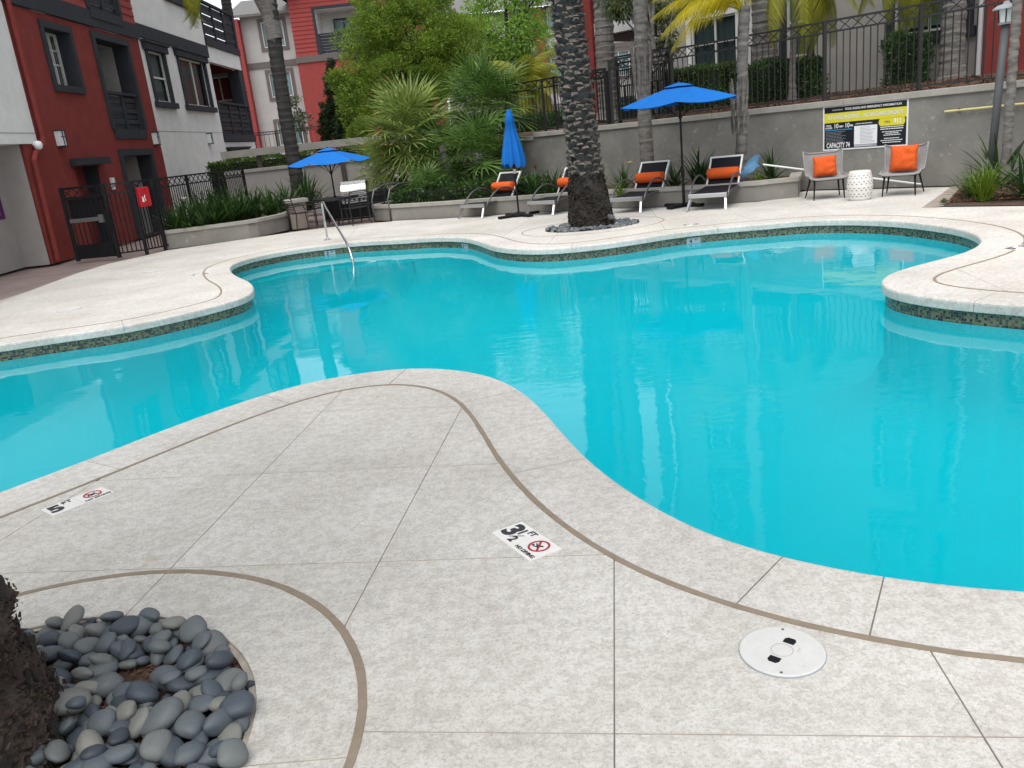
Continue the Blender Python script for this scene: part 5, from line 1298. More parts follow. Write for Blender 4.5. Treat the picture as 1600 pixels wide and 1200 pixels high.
# ================================================================== STONE BEDS
def stone_mesh(seed):
    r_ = random.Random(seed); bm = bmesh.new(); bmesh.ops.create_icosphere(bm, subdivisions=3, radius=1)
    ph = [r_.uniform(0,6.28) for _ in range(6)]; e = r_.uniform(.85,1.15)
    for v in bm.verts:
        p = v.co; k = 1+.09*math.sin(2.1*p.x+ph[0])+.08*math.sin(2.6*p.y+ph[1])+.06*math.sin(3.3*p.z+2*p.x+ph[2])+.04*math.sin(5*p.x*p.y+ph[3])
        sx = abs(p.x)**.92*(1 if p.x > 0 else -1); v.co = Vector((sx*k, p.y*.72*e*k, p.z*.50*k))
    me = bpy.data.meshes.new('stone'); bm.to_mesh(me); bm.free(); me.materials.append(M['stone']); me.polygons.foreach_set('use_smooth',[True]*len(me.polygons)); return me
SM = [stone_mesh(i) for i in range(9)]
SB = struct('rock_bed')
sheet('bed_soil', [circ(RC, RB+.01, 64)], -.028, M['soil'], SB, kind=None)
q = MB(); n = 64; vs = []; fs = []
for x,y in circ(RC, RB+.004, n): vs += [(x,y,-.0035),(x,y,-.06)]
for i in range(n): j = (i+1)%n; fs.append((2*i,2*i+1,2*j+1,2*j))
q.add(vs,fs); q.build('bed_edge', M['border'], SB)
TCN = Vector((-2.03,2.02)); sr = random.Random(21); placed = []
gap_c = gp(232,1052)
VL = gp(-70,1120)
def try_stone(r_min, r_max, zl, tries, maxn, ov):
    cnt = 0
    for _ in range(tries):
        a = sr.uniform(0,2*PI); rr_ = RB*math.sqrt(sr.uniform(0,1)); x = RC[0]+rr_*math.cos(a); y = RC[1]+rr_*math.sin(a); L = sr.uniform(r_min,r_max)
        if rr_ > RB-L*.75: continue
        if x*VL[1]-y*VL[0] < 0 or y < 1.62: continue
        if (Vector((x,y))-TCN).length < .47+L*.5: continue
        if abs(x-gap_c.x)/.15 + abs(y-gap_c.y)/.09 < 1: continue
        if any((x-p[0])**2+(y-p[1])**2 < (ov*(L+p[2]))**2 for p in placed if abs(p[3]-zl) < .02): continue
        placed.append((x,y,L,zl)); cnt += 1
        mm = Matrix.Translation((x,y,-.020+zl+L*.42)) @ Euler((sr.gauss(0,.22+zl*4),sr.gauss(0,.22+zl*4),sr.uniform(0,6.28))).to_matrix().to_4x4() @ Matrix.Diagonal((L,L*sr.uniform(.85,1.1),L*sr.uniform(.8,1.1),1))
        inst('stone', sr.choice(SM), SB, mm)
        if cnt >= maxn: break
try_stone(.044,.064,0,9000,75,.54); try_stone(.022,.042,0,20000,120,.50); try_stone(.036,.058,.030,6000,85,.66)
for (px_,py_,L) in ((62,1198,.05),(95,1190,.045),(152,1192,.04),(368,1192,.045),(372,1118,.066),(255,1135,.075),(115,1110,.07)):
    g = gp(px_,py_); inst('stone', sr.choice(SM), SB, Matrix.Translation((g.x,g.y,.035)) @ Euler((sr.gauss(0,.3),sr.gauss(0,.3),sr.uniform(0,6))).to_matrix().to_4x4() @ Matrix.Diagonal((L,L,L,1)))
def chips(name, spots, material, parent=None, n_=None, lo=.008, hi=.03, kind='stuff', tang=False):
    vs = []; fs = []; r_ = random.Random(4)
    for (x,y,z) in spots:
        a = r_.uniform(0,6.28); L = r_.uniform(lo,hi); w_ = L*r_.uniform(.12,.35); t_ = r_.gauss(0,.35); b = len(vs)
        if tang: a = math.atan2(y,x)+PI/2+r_.gauss(0,.22); t_ = r_.gauss(0,.7); w_ = L*r_.uniform(.25,.6)
        d = Vector((math.cos(a)*math.cos(t_),math.sin(a)*math.cos(t_),math.sin(t_))); s_ = Vector((-math.sin(a),math.cos(a),r_.gauss(0,.3)))*w_
        p = Vector((x,y,z)); vs += [p-d*L-s_,p-d*L+s_,p+d*L+s_*.6,p+d*L-s_*.6,p+Vector((0,0,w_*.8))]; fs += [(b,b+1,b+4),(b+1,b+2,b+4),(b+2,b+3,b+4),(b+3,b,b+4)]
    return setp(MB().add(vs,fs).build(name, material, parent), kind=kind)
r_ = random.Random(8)
chips('bark_chips', [(RC[0]+RB*math.sqrt(u)*math.cos(a),RC[1]+RB*math.sqrt(u)*math.sin(a),-.022+r_.uniform(0,.008)) for u,a in [(r_.random()*.97,r_.uniform(0,6.28)) for _ in range(3500)]], M['mulch'], SB, lo=.006, hi=.022)
SB2 = struct('rock_bed'); sheet('bed_soil', [bed_mid], -.03, M['soil'], SB2, kind=None)
vs = []; fs = []; base = SM[0]; bmv = [v.co.copy() for v in bpy.data.meshes[base.name].vertices]
bm = bmesh.new(); bmesh.ops.create_icosphere(bm, subdivisions=1, radius=1); iv = [v.co.copy() for v in bm.verts]; iff = [tuple(v.index for v in f.verts) for f in bm.faces]; bm.free()
far_stone = MB().add([(p.x,p.y*.75,p.z*.55) for p in iv], iff).mesh('stone', M['stone'], True)
for k in range(290):
    a = r_.uniform(0,6.28); u = math.sqrt(r_.uniform(.28,.97)); x = BC[0]+BRX*u*math.cos(a); y = BC[1]+BRY*u*math.sin(a); L = r_.uniform(.035,.062)
    inst('stone', far_stone, SB2, Matrix.Translation((x,y,r_.uniform(-.005,.03))) @ Euler((r_.gauss(0,.3),r_.gauss(0,.3),r_.uniform(0,6))).to_matrix().to_4x4() @ Matrix.Diagonal((L,L,L,1)))

# ================================================================== PALMS
def rough_lathe(prof, n, amp, seed, c=(0,0), top=None):
    r_ = random.Random(seed); P = []; ph = [(r_.randint(2,5),r_.uniform(0,6.28),r_.uniform(3,9)) for _ in range(5)] + [(r_.randint(8,15),r_.uniform(0,6.28),r_.uniform(15,30)) for _ in range(5)]
    vs = []; fs = []
    for i,(r0,z) in enumerate(prof):
        for k in range(n):
            t_ = 2*PI*k/n; d = sum(math.sin(a*t_+b+c_*z)*(1 if a < 6 else .5) for a,b,c_ in ph)/5*amp+r_.gauss(0,amp*.22)
            rr_ = r0+d*min(1,r0*3); vs.append((c[0]+rr_*math.cos(t_),c[1]+rr_*math.sin(t_),z))
    for i in range(len(prof)-1):
        for k in range(n): fs.append((i*n+k,i*n+(k+1)%n,(i+1)*n+(k+1)%n,(i+1)*n+k))
    return MB().add(vs,fs)
def interp(tab, z): return float(np.interp(z,[p[1] for p in tab],[p[0] for p in tab]))
# fronds ------------------------------------------------------------------------
def fan_mesh(seed, Lp, Rf, material, nl=22, spread=150, droop=.12):
    r_ = random.Random(seed); mb = MB(); vs = []; fs = []
    mb.tube([(0,0,0),(Lp*.5,0,.02),(Lp,0,-.02)],[.014,.010,.008],5)
    o = Vector((Lp,0,-.02))
    for k in range(nl):
        a = R(-spread+2*spread*k/(nl-1)+r_.uniform(-3,3)); L = Rf*(1-.22*abs(a/R(spread))**2)*r_.uniform(.9,1.05); w_ = Rf*.056
        fold = .22*abs(math.sin(a)); d = Vector((math.cos(a),math.sin(a),fold*.3)); s_ = Vector((-math.sin(a),math.cos(a),0)); b = len(vs); up = (.012 if k%2 else -.012)
        st = [(0.03,.3,0),(.35,1,.0),(.70,.65,-droop*.25),(1,.05,-droop*r_.uniform(.6,1.8))]
        for (f,ww,dz) in st:
            p = o+d*(L*f)+Vector((0,0,dz*L+up)); vs += [p-s_*w_*ww*.5,p+s_*w_*ww*.5+Vector((0,0,.008))]
        for j in range(3): fs.append((b+2*j,b+2*j+1,b+2*j+3,b+2*j+2))
    mb.add(vs,fs); return mb.mesh('frond', material)
def feather_mesh(seed, L, material, n=56, ll=.5, droop=.9, rise=.25, hang=.55, lw=.018):
    r_ = random.Random(seed); mb = MB(); pts = []
    for k in range(13):
        f = k/12; pts.append(Vector((L*(f-.12*f*f*droop), 0, rise*L*math.sin(f*1.6)-droop*L*.55*f**2.2)))
    mb.tube(pts,[.022*(1-.85*k/12) for k in range(13)],5); vs = []; fs = []
    for k in range(n):
        f = .14+.86*k/(n-1); i = min(11,int(f*12)); g = f*12-i; p = pts[i].lerp(pts[i+1],g); tn = (pts[i+1]-pts[i]).normalized()
        for s_ in (-1,1):
            l_ = ll*math.sin(PI*min(1,.18+f*.80))**.6*r_.uniform(.8,1.1); side = Vector((0,s_,0)); d = (side*1.0+tn*.75+Vector((0,0,r_.uniform(-.05,.25)))).normalized(); b = len(vs); w_ = lw
            for (q_,ww) in ((0,.6),(.4,1),(.75,.7),(1,.08)):
                c_ = p+d*l_*q_+Vector((0,0,-hang*l_*q_*q_)); vs += [c_-tn*w_*ww,c_+tn*w_*ww]
            for j in range(3): fs.append((b+2*j,b+2*j+1,b+2*j+3,b+2*j+2))
    mb.add(vs,fs); return mb.mesh('frond', material)
def place_frond(par, me, z, az, el, sc=1, roll=0, xy=(0,0), r0=.06):
    mm = Matrix.Translation((xy[0]+r0*math.cos(az),xy[1]+r0*math.sin(az),z)) @ Matrix.Rotation(az,4,'Z') @ Matrix.Rotation(-el,4,'Y') @ Matrix.Rotation(roll,4,'X') @ Matrix.Diagonal((sc,sc,sc,1))
    return inst('frond', me, par, mm)
# the middle date palm
base = Vector((1.66,14.50)); t = thing('date_palm', 'thick date palm trunk with rough leaf bases standing by the far pool edge', 'palm tree', (base.x,base.y,0))
tab = [(.385,-.02),(.37,.12),(.34,.40),(.305,.68),(.285,.82),(.255,.95),(.245,1.6),(.24,2.4),(.235,3.2),(.23,4.2),(.22,6.5),(.21,11)]
cx = lambda z: -.040*z if z > 0 else 0
prof = [(interp(tab,z),z) for z in np.linspace(-.02,.85,26)]; mb = rough_lathe(prof, 60, .022, 3); mb.v = [(x+cx(z),y,z) for x,y,z in mb.v]; mb.build('root_mass', M['rootd'], t)
prof = [(interp(tab,z)-.03,z) for z in np.linspace(.8,11,80)]; mb = rough_lathe(prof, 30, .012, 4); mb.v = [(x+cx(z),y,z) for x,y,z in mb.v]; mb.build('trunk', M['barkd'], t)
def boot_mesh(seed):
    r_ = random.Random(seed); w_ = .072; vs = [(-w_,0,-.07),(w_,0,-.07),(w_*1.15,.035,.0),(-w_*1.15,.035,.0),(-w_*.95,.115,.045),(w_*.95,.115,.045),(-w_*.7,.10,.085),(w_*.7,.10,.085),(-w_*.9,-.02,.06),(w_*.9,-.02,.06),(0,.05,-.01),(0,.128,.060)]
    vs = [(x*r_.uniform(.75,1.2)+r_.uniform(-.012,.012),y*r_.uniform(.7,1.1)+r_.uniform(-.012,.012),z+r_.uniform(-.02,.02)) for x,y,z in vs]
    m_ = MB(); m_.add(vs,[(0,1,2,3),(3,2,10),(3,10,11,4),(10,2,5,11),(1,9,7,5,2),(0,3,4,6,8)]); m_.cur = 1; m_.f += [(4,11,5,7,6),(6,7,9,8)]; m_.mi += [1,1]
    return m_.mesh('leaf_base', [M['boot'],M['boott']])
BM = [boot_mesh(i) for i in range(6)]
br = random.Random(17); row = 0; z = .84
while z < 5.6:
    nb = 11
    for k in range(nb):
        a = 2*PI*(k+.5*(row%2))/nb+row*.05+br.uniform(-.13,.13); zz = z+br.uniform(-.04,.04)
        if math.sin(a) > .45: continue
        r0 = interp(tab,zz)-.045; s_ = br.uniform(.74,1.0)
        inst('leaf_base', br.choice(BM), t, Matrix.Translation((cx(zz)+r0*math.cos(a),r0*math.sin(a),zz)) @ Matrix.Rotation(a-PI/2,4,'Z') @ Matrix.Rotation(br.uniform(-.25,.3),4,'X') @ Matrix.Rotation(br.uniform(-.28,.28),4,'Y') @ Matrix.Diagonal((s_*1.1,s_*br.uniform(.6,1.0),s_*br.uniform(.8,1.2),1)))
    z += .098; row += 1
vs_sp = []
for _ in range(2600):
    z = br.uniform(0,.85); a = br.uniform(0,6.28); r0 = interp(tab,z)+br.uniform(-.015,.02); vs_sp.append((base.x+cx(z)+r0*math.cos(a),base.y+r0*math.sin(a),z))
o = chips('root_fibres', [(x-base.x,y-base.y,z) for x,y,z in vs_sp], M['fibred'], t, lo=.01, hi=.035, tang=True)
fm = feather_mesh(5, 3.2, L_['fand'], 60, .42, .8, .3)
for k in range(26): place_frond(t, fm, 11+.02*k, k*2.4, R(60-k*3.4), 1, 0, (cx(11),0), .25)
# near palm: its root mass in the corner of the near bed
t = thing('date_palm', 'dark fibrous palm root mass at the lower left corner of the photo', 'palm tree', (TCN.x,TCN.y,0))
tab2 = [(.58,-.03),(.56,.06),(.545,.13),(.53,.20),(.485,.26),(.49,.31),(.515,.40),(.50,.44),(.42,.50),(.40,.8),(.37,3),(.34,6.2)]
zs = list(np.linspace(-.03,.8,90))+list(np.linspace(.9,6.3,40)); prof = [(interp(tab2,z),z) for z in zs]
rough_lathe(prof, 220, .035, 12).build('root_mass', M['root'], t)
sp = []
for _ in range(9000):
    z = br.uniform(-.02,.75); a = br.uniform(-2.2,2.6); r0 = interp(tab2,z)+br.uniform(-.03,.032); sp.append((r0*math.cos(a),r0*math.sin(a),z))
chips('root_fibres', sp, M['fibre'], t, lo=.003, hi=.011, tang=True)
def plate_mesh(seed):
    g_ = random.Random(seed); bm = bmesh.new(); bmesh.ops.create_icosphere(bm, subdivisions=3, radius=1); ph = [g_.uniform(0,6.28) for _ in range(6)]
    for v in bm.verts:
        p = v.co; n_ = .16*math.sin(4*p.x+ph[0])*math.sin(3*p.z+ph[1])+.10*math.sin(9*p.z+ph[2]+2*p.x)+.07*math.sin(14*p.x+ph[3])*math.sin(11*p.y+ph[4])+g_.gauss(0,.05)
        v.co = Vector((p.x*.9,p.y*.38,p.z*1.1))*(1+n_)
    me = bpy.data.meshes.new('bark_plate'); bm.to_mesh(me); bm.free(); me.materials.append(M['plate']); return me
PM = [plate_mesh(i) for i in range(6)]
for k in range(150):
    z = br.uniform(.0,1.0); a = br.uniform(-1.7,1.3); r0 = interp(tab2,z)-.012; s_ = br.uniform(.022,.062)
    inst('bark_plate', br.choice(PM), t, Matrix.Translation((r0*math.cos(a),r0*math.sin(a),z)) @ Matrix.Rotation(a-PI/2,4,'Z') @ Euler((br.gauss(0,.3),br.gauss(0,.5),br.gauss(0,.25))).to_matrix().to_4x4() @ Matrix.Diagonal((s_*br.uniform(.7,1.2),s_,s_*br.uniform(.7,1.3),1)))
for k in range(44): place_frond(t, fm, 6.2+.02*k, k*2.4, R(62-k*2.1), 1.15, 0, (0,0), .25)  # unseen crown, set low and dense so it shades the near deck

def slim_palm(name, label, px, Y, r, material, ground=0, top=9, lean=0, bulge=None, ringy=True):
    """px: list of (photo x, photo y) along the trunk axis, placed at world depth Y"""
    pts = [yd(x,y,Y) for x,y in px]; b = pts[0]; t = thing(name, label, 'palm tree', (b.x,Y,ground))
    d = (pts[-1]-pts[0]); d = d/max(.1,d.z)
    P = [(0,0,-.05)]+[(p.x-b.x,0,p.z-ground) for p in pts[0:] if p.z-ground > .1]
    e = Vector(P[-1]); 
    if top > e.z+ground: P.append((e.x+d.x*(top-ground-e.z)*.6,0,top-ground))
    zz = np.arange(-.05, P[-1][2], .055); X_ = np.interp(zz,[p[2] for p in P],[p[0] for p in P])
    rr_ = random.Random(len(label)); C = []; RR_ = []
    for i,z in enumerate(zz):
        C.append((X_[i]+rr_.gauss(0,.004),rr_.gauss(0,.004),z)); RR_.append(r*(1+.06*(i%3==0)*ringy+.03*rr_.random())*(1+.5*math.exp(-z/.22))*(1 if not bulge else bulge(z)))
    q = MB(); q.tube(C,RR_,14); q.build('trunk', material, t, smooth=False)
    t['top'] = (C[-1][0],C[-1][1],C[-1][2]); return t
def crown(t, me, n=22, el0=70, el1=-35, sc=1, r0=.12):
    tx = t['top']
    for k in range(n): place_frond(t, me, tx[2], k*2.399, R(el0+(el1-el0)*k/(n-1)), sc, 0, (tx[0],tx[1]), r0)
p1 = slim_palm('palm_tree','slim dark palm trunk rising past the far grey building, left of the left umbrella',[(470,322),(463,275),(446,180),(432,90),(421,0)],23,.175,M['barkd'],.3,10); crown(p1,fm,20)
t_ = p1; q = MB()
zt_ = yd(427,45,23).z; x_ = yd(427,45,23).x-t_.location.x
q.tube([(x_+.03,0,zt_-.3-.25),(x_,0,zt_-.55),(x_-.02,0,zt_),(x_-.10,0,zt_+.55)],[.20,.215,.20,.30],12); q.build('leaf_sheath', M['bark'], t_)
p2 = slim_palm('palm_tree','grey palm trunk in the planter right of the date palm, behind the umbrella',[(1012,262),(1007,180),(1003,90),(1000,0)],17.9,.138,M['bark'],.26,12); crown(p2,fm,20)
p3 = slim_palm('palm_tree','mottled slim palm trunk with yellow drooping fronds behind the rightmost lounger',[(1158,252),(1160,180),(1160,90),(1163,15)],16.3,.098,M['bark'],.26,yd(1163,8,16.3).z)
p4 = slim_palm('palm_tree','thick grey palm trunk behind the black fence with a flared base',[(1198,160),(1195,80),(1194,0)],20.4,.26,M['bark'],1.75,13,bulge=lambda z: 1+.6*math.exp(-max(0,z)/.5)); crown(p4,fm,20)
p5 = slim_palm('palm_tree','thick palm trunk behind the fence in front of the right window',[(1487,125),(1489,60),(1491,0)],17.6,.215,M['bark'],1.7,13); crown(p5,fm,18)
p6 = slim_palm('palm_tree','palm trunk beside the red column behind the iron gate',[(946,95),(944,45),(942,0)],23.5,.24,M['bark'],1.8,13); crown(p6,fm,18)
p7 = slim_palm('palm_tree','rough slim palm trunk right behind the lamp post',[(1572,250),(1578,160),(1584,80),(1590,0)],13.2,.066,M['bark'],0,11); crown(p7,fm,18)
p8 = slim_palm('palm_tree','slender palm trunk with yellow green fronds left of the pool sign',[(1238,110),(1240,60),(1243,0)],18.6,.066,M['bark'],1.7,yd(1243,-45,18.6).z)
p9 = slim_palm('palm_tree','black palm trunk far behind the corner balconies at upper left',[(362,60),(357,25),(352,-5)],38,.20,M['barkd'],0,14); crown(p9,fm,18)
# peeling sheaths on the two grey trunks
for (pp,zl) in ((p2,((1.9,2.9),)),(p3,((1.2,1.9),(.95,1.3)))):
    for (a,b) in zl:
        for k in range(9):
            an = 2*PI*k/9; q = MB(); rr_ = .155 if pp is p2 else .12; o0 = .05*math.sin(k*3)
            q.tube([(rr_*math.cos(an)-.02,rr_*math.sin(an),a+o0),(rr_*1.12*math.cos(an),rr_*1.12*math.sin(an),(a+b)/2),((rr_+.05)*math.cos(an),(rr_+.05)*math.sin(an),b+o0)],[.012,.035,.008],5); q.build('leaf_sheath', M['bark'], pp)
ym = feather_mesh(9, 1.75, L_['yel'], 64, .40, 1.35, .20, 1.2, .009); ygm = feather_mesh(10, 1.6, L_['ygr'], 95, .40, 1.5, .2, 1.1, .009)
T = p3['top']
for (az,el,sc) in ((175,35,.9),(195,22,.92),(160,48,.9),(182,10,.8),(225,35,.8),(20,60,.7),(80,50,.8),(170,62,.95),(188,52,.95),(130,40,.8)): place_frond(p3, ym, T[2]-.05, R(az), R(el), sc, 0, (T[0],T[1]), .08)
T = p8['top']
for (az,el,sc) in ((5,-25,1.0),(340,-45,1.0),(320,0,.9),(40,-10,.9),(200,-30,.9),(120,20,1),(260,-20,.9),(15,-50,1.0),(350,10,1.0)): place_frond(p8, ygm, T[2], R(az), R(el), sc, 0, (T[0],T[1]), .06)
c = yd(1420,-60,18.2); p10 = thing('palm_frond_cluster','yellow green palm fronds hanging down over the right window','palm tree',tuple(c))
q = MB(); q.tube([(0,0,0),(.05,0,1.5)],.08,8); q.build('crown_shaft', M['bark'], p10)
for (az,el,sc) in ((180,-35,.7),(200,-60,.75),(0,-40,.8),(350,-65,.85),(20,-20,.8),(270,-45,.75),(160,-10,.8),(30,-55,.8)): place_frond(p10, ygm, 0, R(az), R(el), sc)
c = yd(292,-25,22.5); p11 = thing('palm_frond_cluster','dry palm frond tips hanging over the upper grey wall at left','palm tree',tuple(c))
q = MB(); q.tube([(0,0,0),(.0,0,1.8)],.10,8); q.build('crown_shaft', M['barkd'], p11)
for (az,el,sc) in ((0,-62,.62),(180,-70,.55),(270,-60,.6),(30,-72,.55)): place_frond(p11, ygm, 0, R(az), R(el), sc)

# fan palms ------------------------------------------------------------------------
fa = [fan_mesh(i, .55, .72, L_['fan']) for i in range(3)]; fd = [fan_mesh(10+i, .5, .62, L_['fand']) for i in range(3)]
def fan_palm(label, x, y, z0, zc, n, meshes, sc, r=.11, el0=88, el1=-55, seed=1, mat_=None, group=None):
    t = thing('fan_palm', label, 'palm tree', (x,y,z0), group=group); r_ = random.Random(seed); h = zc-z0
    q = MB(); q.tube([(r_.gauss(0,.01)+.05*math.sin(k*.5),r_.gauss(0,.01),h*k/12) for k in range(13)],[r*(1.15-.2*k/12+.06*(k%2)) for k in range(13)],10); q.build('trunk', mat_ or M['bark'], t)
    for k in range(n):
        f = k/(n-1); place_frond(t, r_.choice(meshes), h+.06-.18*f, k*2.399+r_.uniform(-.2,.2), R(el0+(el1-el0)*f**.8+r_.uniform(-8,8)), sc*r_.uniform(.85,1.12), r_.uniform(-.4,.4), (0,0), .05)
    return t
c = yd(640,208,22.0); fan_palm('big pale green fan palm with a round shaggy crown right of the grill', c.x, c.y, .28, c.z, 58, fa, 1.15, seed=2)
c = yd(760,165,22.2); fan_palm('tall dark green fan palm behind the closed blue umbrella', c.x, c.y, .28, c.z, 48, fd, 1.25, seed=3)
c = yd(750,240,20.6); fan_palm('low dark fan palm left of the closed blue umbrella', c.x, c.y, .28, c.z, 38, fd, 1.05, seed=4)
c = yd(690,245,21.4); fan_palm('small fan palm between the two larger fan palms', c.x, c.y, .28, c.z, 26, fd, .9, seed=5)
c = yd(665,300,20.4); fan_palm('low bushy fan palm behind the curved planter wall', c.x, c.y, .26, c.z+.1, 24, fd, .62, seed=6)
c = yd(590,262,23.2); fan_palm('pale fan palm leaves hanging beside the grill', c.x, c.y, .28, c.z, 22, fa, .8, seed=7)
c = yd(705,285,21.0); t = thing('palm_stump', 'pale leaning palm trunk under the dark fan palms', 'palm trunk', (c.x,c.y,.26)); q = MB(); q.tube([(.08,0,0),(.04,0,.4),(-.05,0,.9),(-.12,0,1.3)],[.11,.10,.10,.09],10); q.build('trunk', M['bark'], t)
c = yd(818,135,27); p = thing('palm_tree','bushy yellow green palm glowing behind the terrace gate left of the date palm','palm tree',(c.x,c.y,1.5)); q = MB(); q.tube([(0,0,-.3),(0,0,c.z-1.5)],.10,8); q.build('trunk', M['bark'], p)
for k in range(26): place_frond(p, ygm, c.z-1.5, k*2.399, R(75-k*5), 1.0, 0)

# strap leaf clumps -----------------------------------------------------------------
def clump(label, x, y, z, n, L, material, wd=.04, spread=(25,85), name='strap_leaf_plant', cat='plant', seed=None, curl=.5, flowers=0, fmat='flower', group=None):
    r_ = random.Random(seed if seed is not None else int(abs(x*100+y*37))); vs = []; fs = []
    for k in range(n):
        az = r_.uniform(0,2*PI); el = R(r_.uniform(*spread)); l_ = L*r_.uniform(.65,1.1); o = Vector((r_.gauss(0,.06)*L,r_.gauss(0,.06)*L,0)); h = Vector((math.cos(az),math.sin(az),0)); s_ = Vector((-math.sin(az),math.cos(az),0)); b = len(vs); p = o.copy(); e = el
        for j in range(6):
            f = j/5; w_ = wd*(.55+1.1*f if f < .4 else 1.0*(1-f)**.6+.02)*.5; nrm = h*-math.sin(e)+Vector((0,0,math.cos(e)))
            vs += [p-s_*w_+nrm*w_*.35,p,p+s_*w_+nrm*w_*.35]
            if j < 5: b_ = b+3*j; fs += [(b_,b_+1,b_+4,b_+3),(b_+1,b_+2,b_+5,b_+4)]
            p = p+(h*math.cos(e)+Vector((0,0,math.sin(e))))*l_/5; e -= curl*r_.uniform(.2,.5)*(.4+f)
    t = thing(name, label, cat, (x,y,z), group=group); MB().add(vs,fs).build('leaves', material, t)
    for k in range(flowers):
        q = MB(); az = r_.uniform(0,6.28); hh = L*r_.uniform(.75,1.0); px_, py_ = .25*L*math.cos(az), .25*L*math.sin(az)-.05; q.tube([(0,0,0),(px_*.5,py_*.5,hh*.6),(px_,py_,hh)],.005,4); q.build('stem', material, t)
        q = MB()
        for m_ in range(5): a = 2*PI*m_/5; d = Vector((math.cos(a),math.sin(a),.5)); q.add([(px_,py_,hh),Vector((px_,py_,hh))+d*.05+Vector((-d.y,d.x,0))*.022,Vector((px_,py_,hh))+d*.075,Vector((px_,py_,hh))+d*.05-Vector((-d.y,d.x,0))*.022],[(0,1,2,3)])
        q.build('flower', L_[fmat], t)
    return t
pr_ = random.Random(33)
for (px_,Y,n,L,wd,lab) in ((830,18.9,60,.72,.05,'strap leaf clump just left of the date palm trunk'),(862,18.5,60,.78,.05,'taller strap leaf clump touching the left side of the date palm trunk'),(935,17.6,34,.52,.045,'strap leaf clump peeking out right of the date palm trunk'),(975,17.3,46,.68,.045,'strap leaf clump behind the third lounger with a yellow flower'),
        (1055,16.95,34,.66,.05,'strap leaf clump just left of the right umbrella pole'),(1092,16.7,48,.82,.065,'broad strap leaf clump right of the right umbrella pole'),(1205,16.2,38,.66,.06,'strap leaf clump behind the blue net near the planter end'),(785,19.3,44,.62,.05,'dark strap leaf clump under the closed umbrella'),(805,19.8,50,.8,.05,'dark strap leaf clump right behind the closed umbrella')):
    p = yd(px_,290,Y); clump(lab,p.x,Y,.26,n,L,L_['strap'],wd,flowers=1 if px_ in (975,1092) else 0)
for (px_,Y,n,L,lab) in ((968,16.7,60,.34,'small bright grass tuft behind the third lounger'),(1118,16.35,60,.34,'small bright grass tuft with pale flower left of the last lounger back'),(1185,15.9,60,.30,'small bright grass tuft at the planter end below the net'),(672,19.9,70,.34,'grassy tuft on the planter edge below the fan palms')):
    p = yd(px_,300,Y); clump(lab,p.x,Y,.26,n,L,L_['grass'] if px_ != 672 else L_['strap'],.018,name='grass_tuft',cat='grass plant',curl=.7,flowers=2 if px_ == 1118 else 0)
q_ = [('dark strap leaf plant at the left end of the fence planter',270,19.0,.60),('dark strap leaf plant second from the fence post',290,19.1,.72),('dense strap leaf plant with a cream bloom in the fence planter',312,19.2,.86),('dark strap leaf plant in front of the fence middle',335,19.5,.86),('tall strap leaf plant in front of the fence window',356,19.7,.98),('leafy strap plant before the fence end post',378,20.0,.90),('strap leaf plant right of the fence end post',400,20.4,.78),('dark strap leaf plant left of the pillar',425,20.8,.78),('upright strap leaf plant behind the pillar',452,21.4,.80),('strap leaf plant with raised leaves at the slim palm foot',485,22.3,1.0)]
for (lab,px_,Y,L) in q_:
    p = yd(px_,340,Y); clump(lab,p.x,Y,.28,62,L*1.12,L_['strap'],.07,spread=(30,88),curl=.42,flowers=1 if 'bloom' in lab else 0,fmat='cream')
# right bed
p = gp(1535,315); clump('bright yellow green grass clump in the right bed',p.x,p.y,.015,150,.62,L_['grass'],.022,spread=(40,89),name='ornamental_grass',cat='grass plant',curl=.55,seed=5)
for (x,y,L,lab) in ((1560,285,.95,'large dark strap leaf plant at the lamp post foot'),(1605,300,.9,'dark strap leaf plant at the right photo edge'),(1520,300,.55,'low blue green plant left of the bright grass clump')):
    p = gp(x,y+10); clump(lab,p.x,p.y,.01,40 if L > .6 else 70,L,L_['strap'],.07 if L > .6 else .03,spread=(15,80),curl=.4)
p = gp(1500,318); t = thing('succulent', 'small dark succulent on the kerb corner of the right bed', 'plant', (p.x-.18,p.y+.1,0)); q = MB()
for k in range(26): a = k*2.4; e = R(20+k*2.4); d = Vector((math.cos(a)*math.cos(e),math.sin(a)*math.cos(e),math.sin(e))); s_ = Vector((-math.sin(a),math.cos(a),0))*.016; q.add([(0,0,.01),d*.06+s_,d*.10,d*.06-s_],[(0,1,2,3)])
q.build('leaves', L_['dust'], t)
cr_ = random.Random(6)
def in_tri(a,b,c): u,v = cr_.random(),cr_.random(); u,v = (1-u,1-v) if u+v > 1 else (u,v); return a+(b-a)*u+(c-a)*v
kA, kB, kC, kD = gp(1482,318), Vector((8.8,10.9)), W(-2.5,WD-.1), W(-5.2,WD-.1)
chips('bark_mulch', [(*in_tri(kA,kB,kC),.02+cr_.uniform(0,.02)) if k%2 else (*in_tri(kA,kC,kD),.02+cr_.uniform(0,.015)) for k in range(5000)], M['mulch'], None, lo=.015, hi=.05)
sp = []
for k in range(7000):
    f = cr_.uniform(0,1); i = int(f*9); a = Vector(ppath[3+min(i,7)]); b = Vector(ppath[4+min(i,7)]); p = a.lerp(b,f*9-i if i < 8 else cr_.random())+Vector((.0,1))*cr_.uniform(.16,1.1)
    if (p.dot(WN)) < WD-.05: sp.append((p.x,p.y,.268+cr_.uniform(0,.012)))
chips('bark_mulch', sp, M['mulch'], None, lo=.015, hi=.05)
sp = []
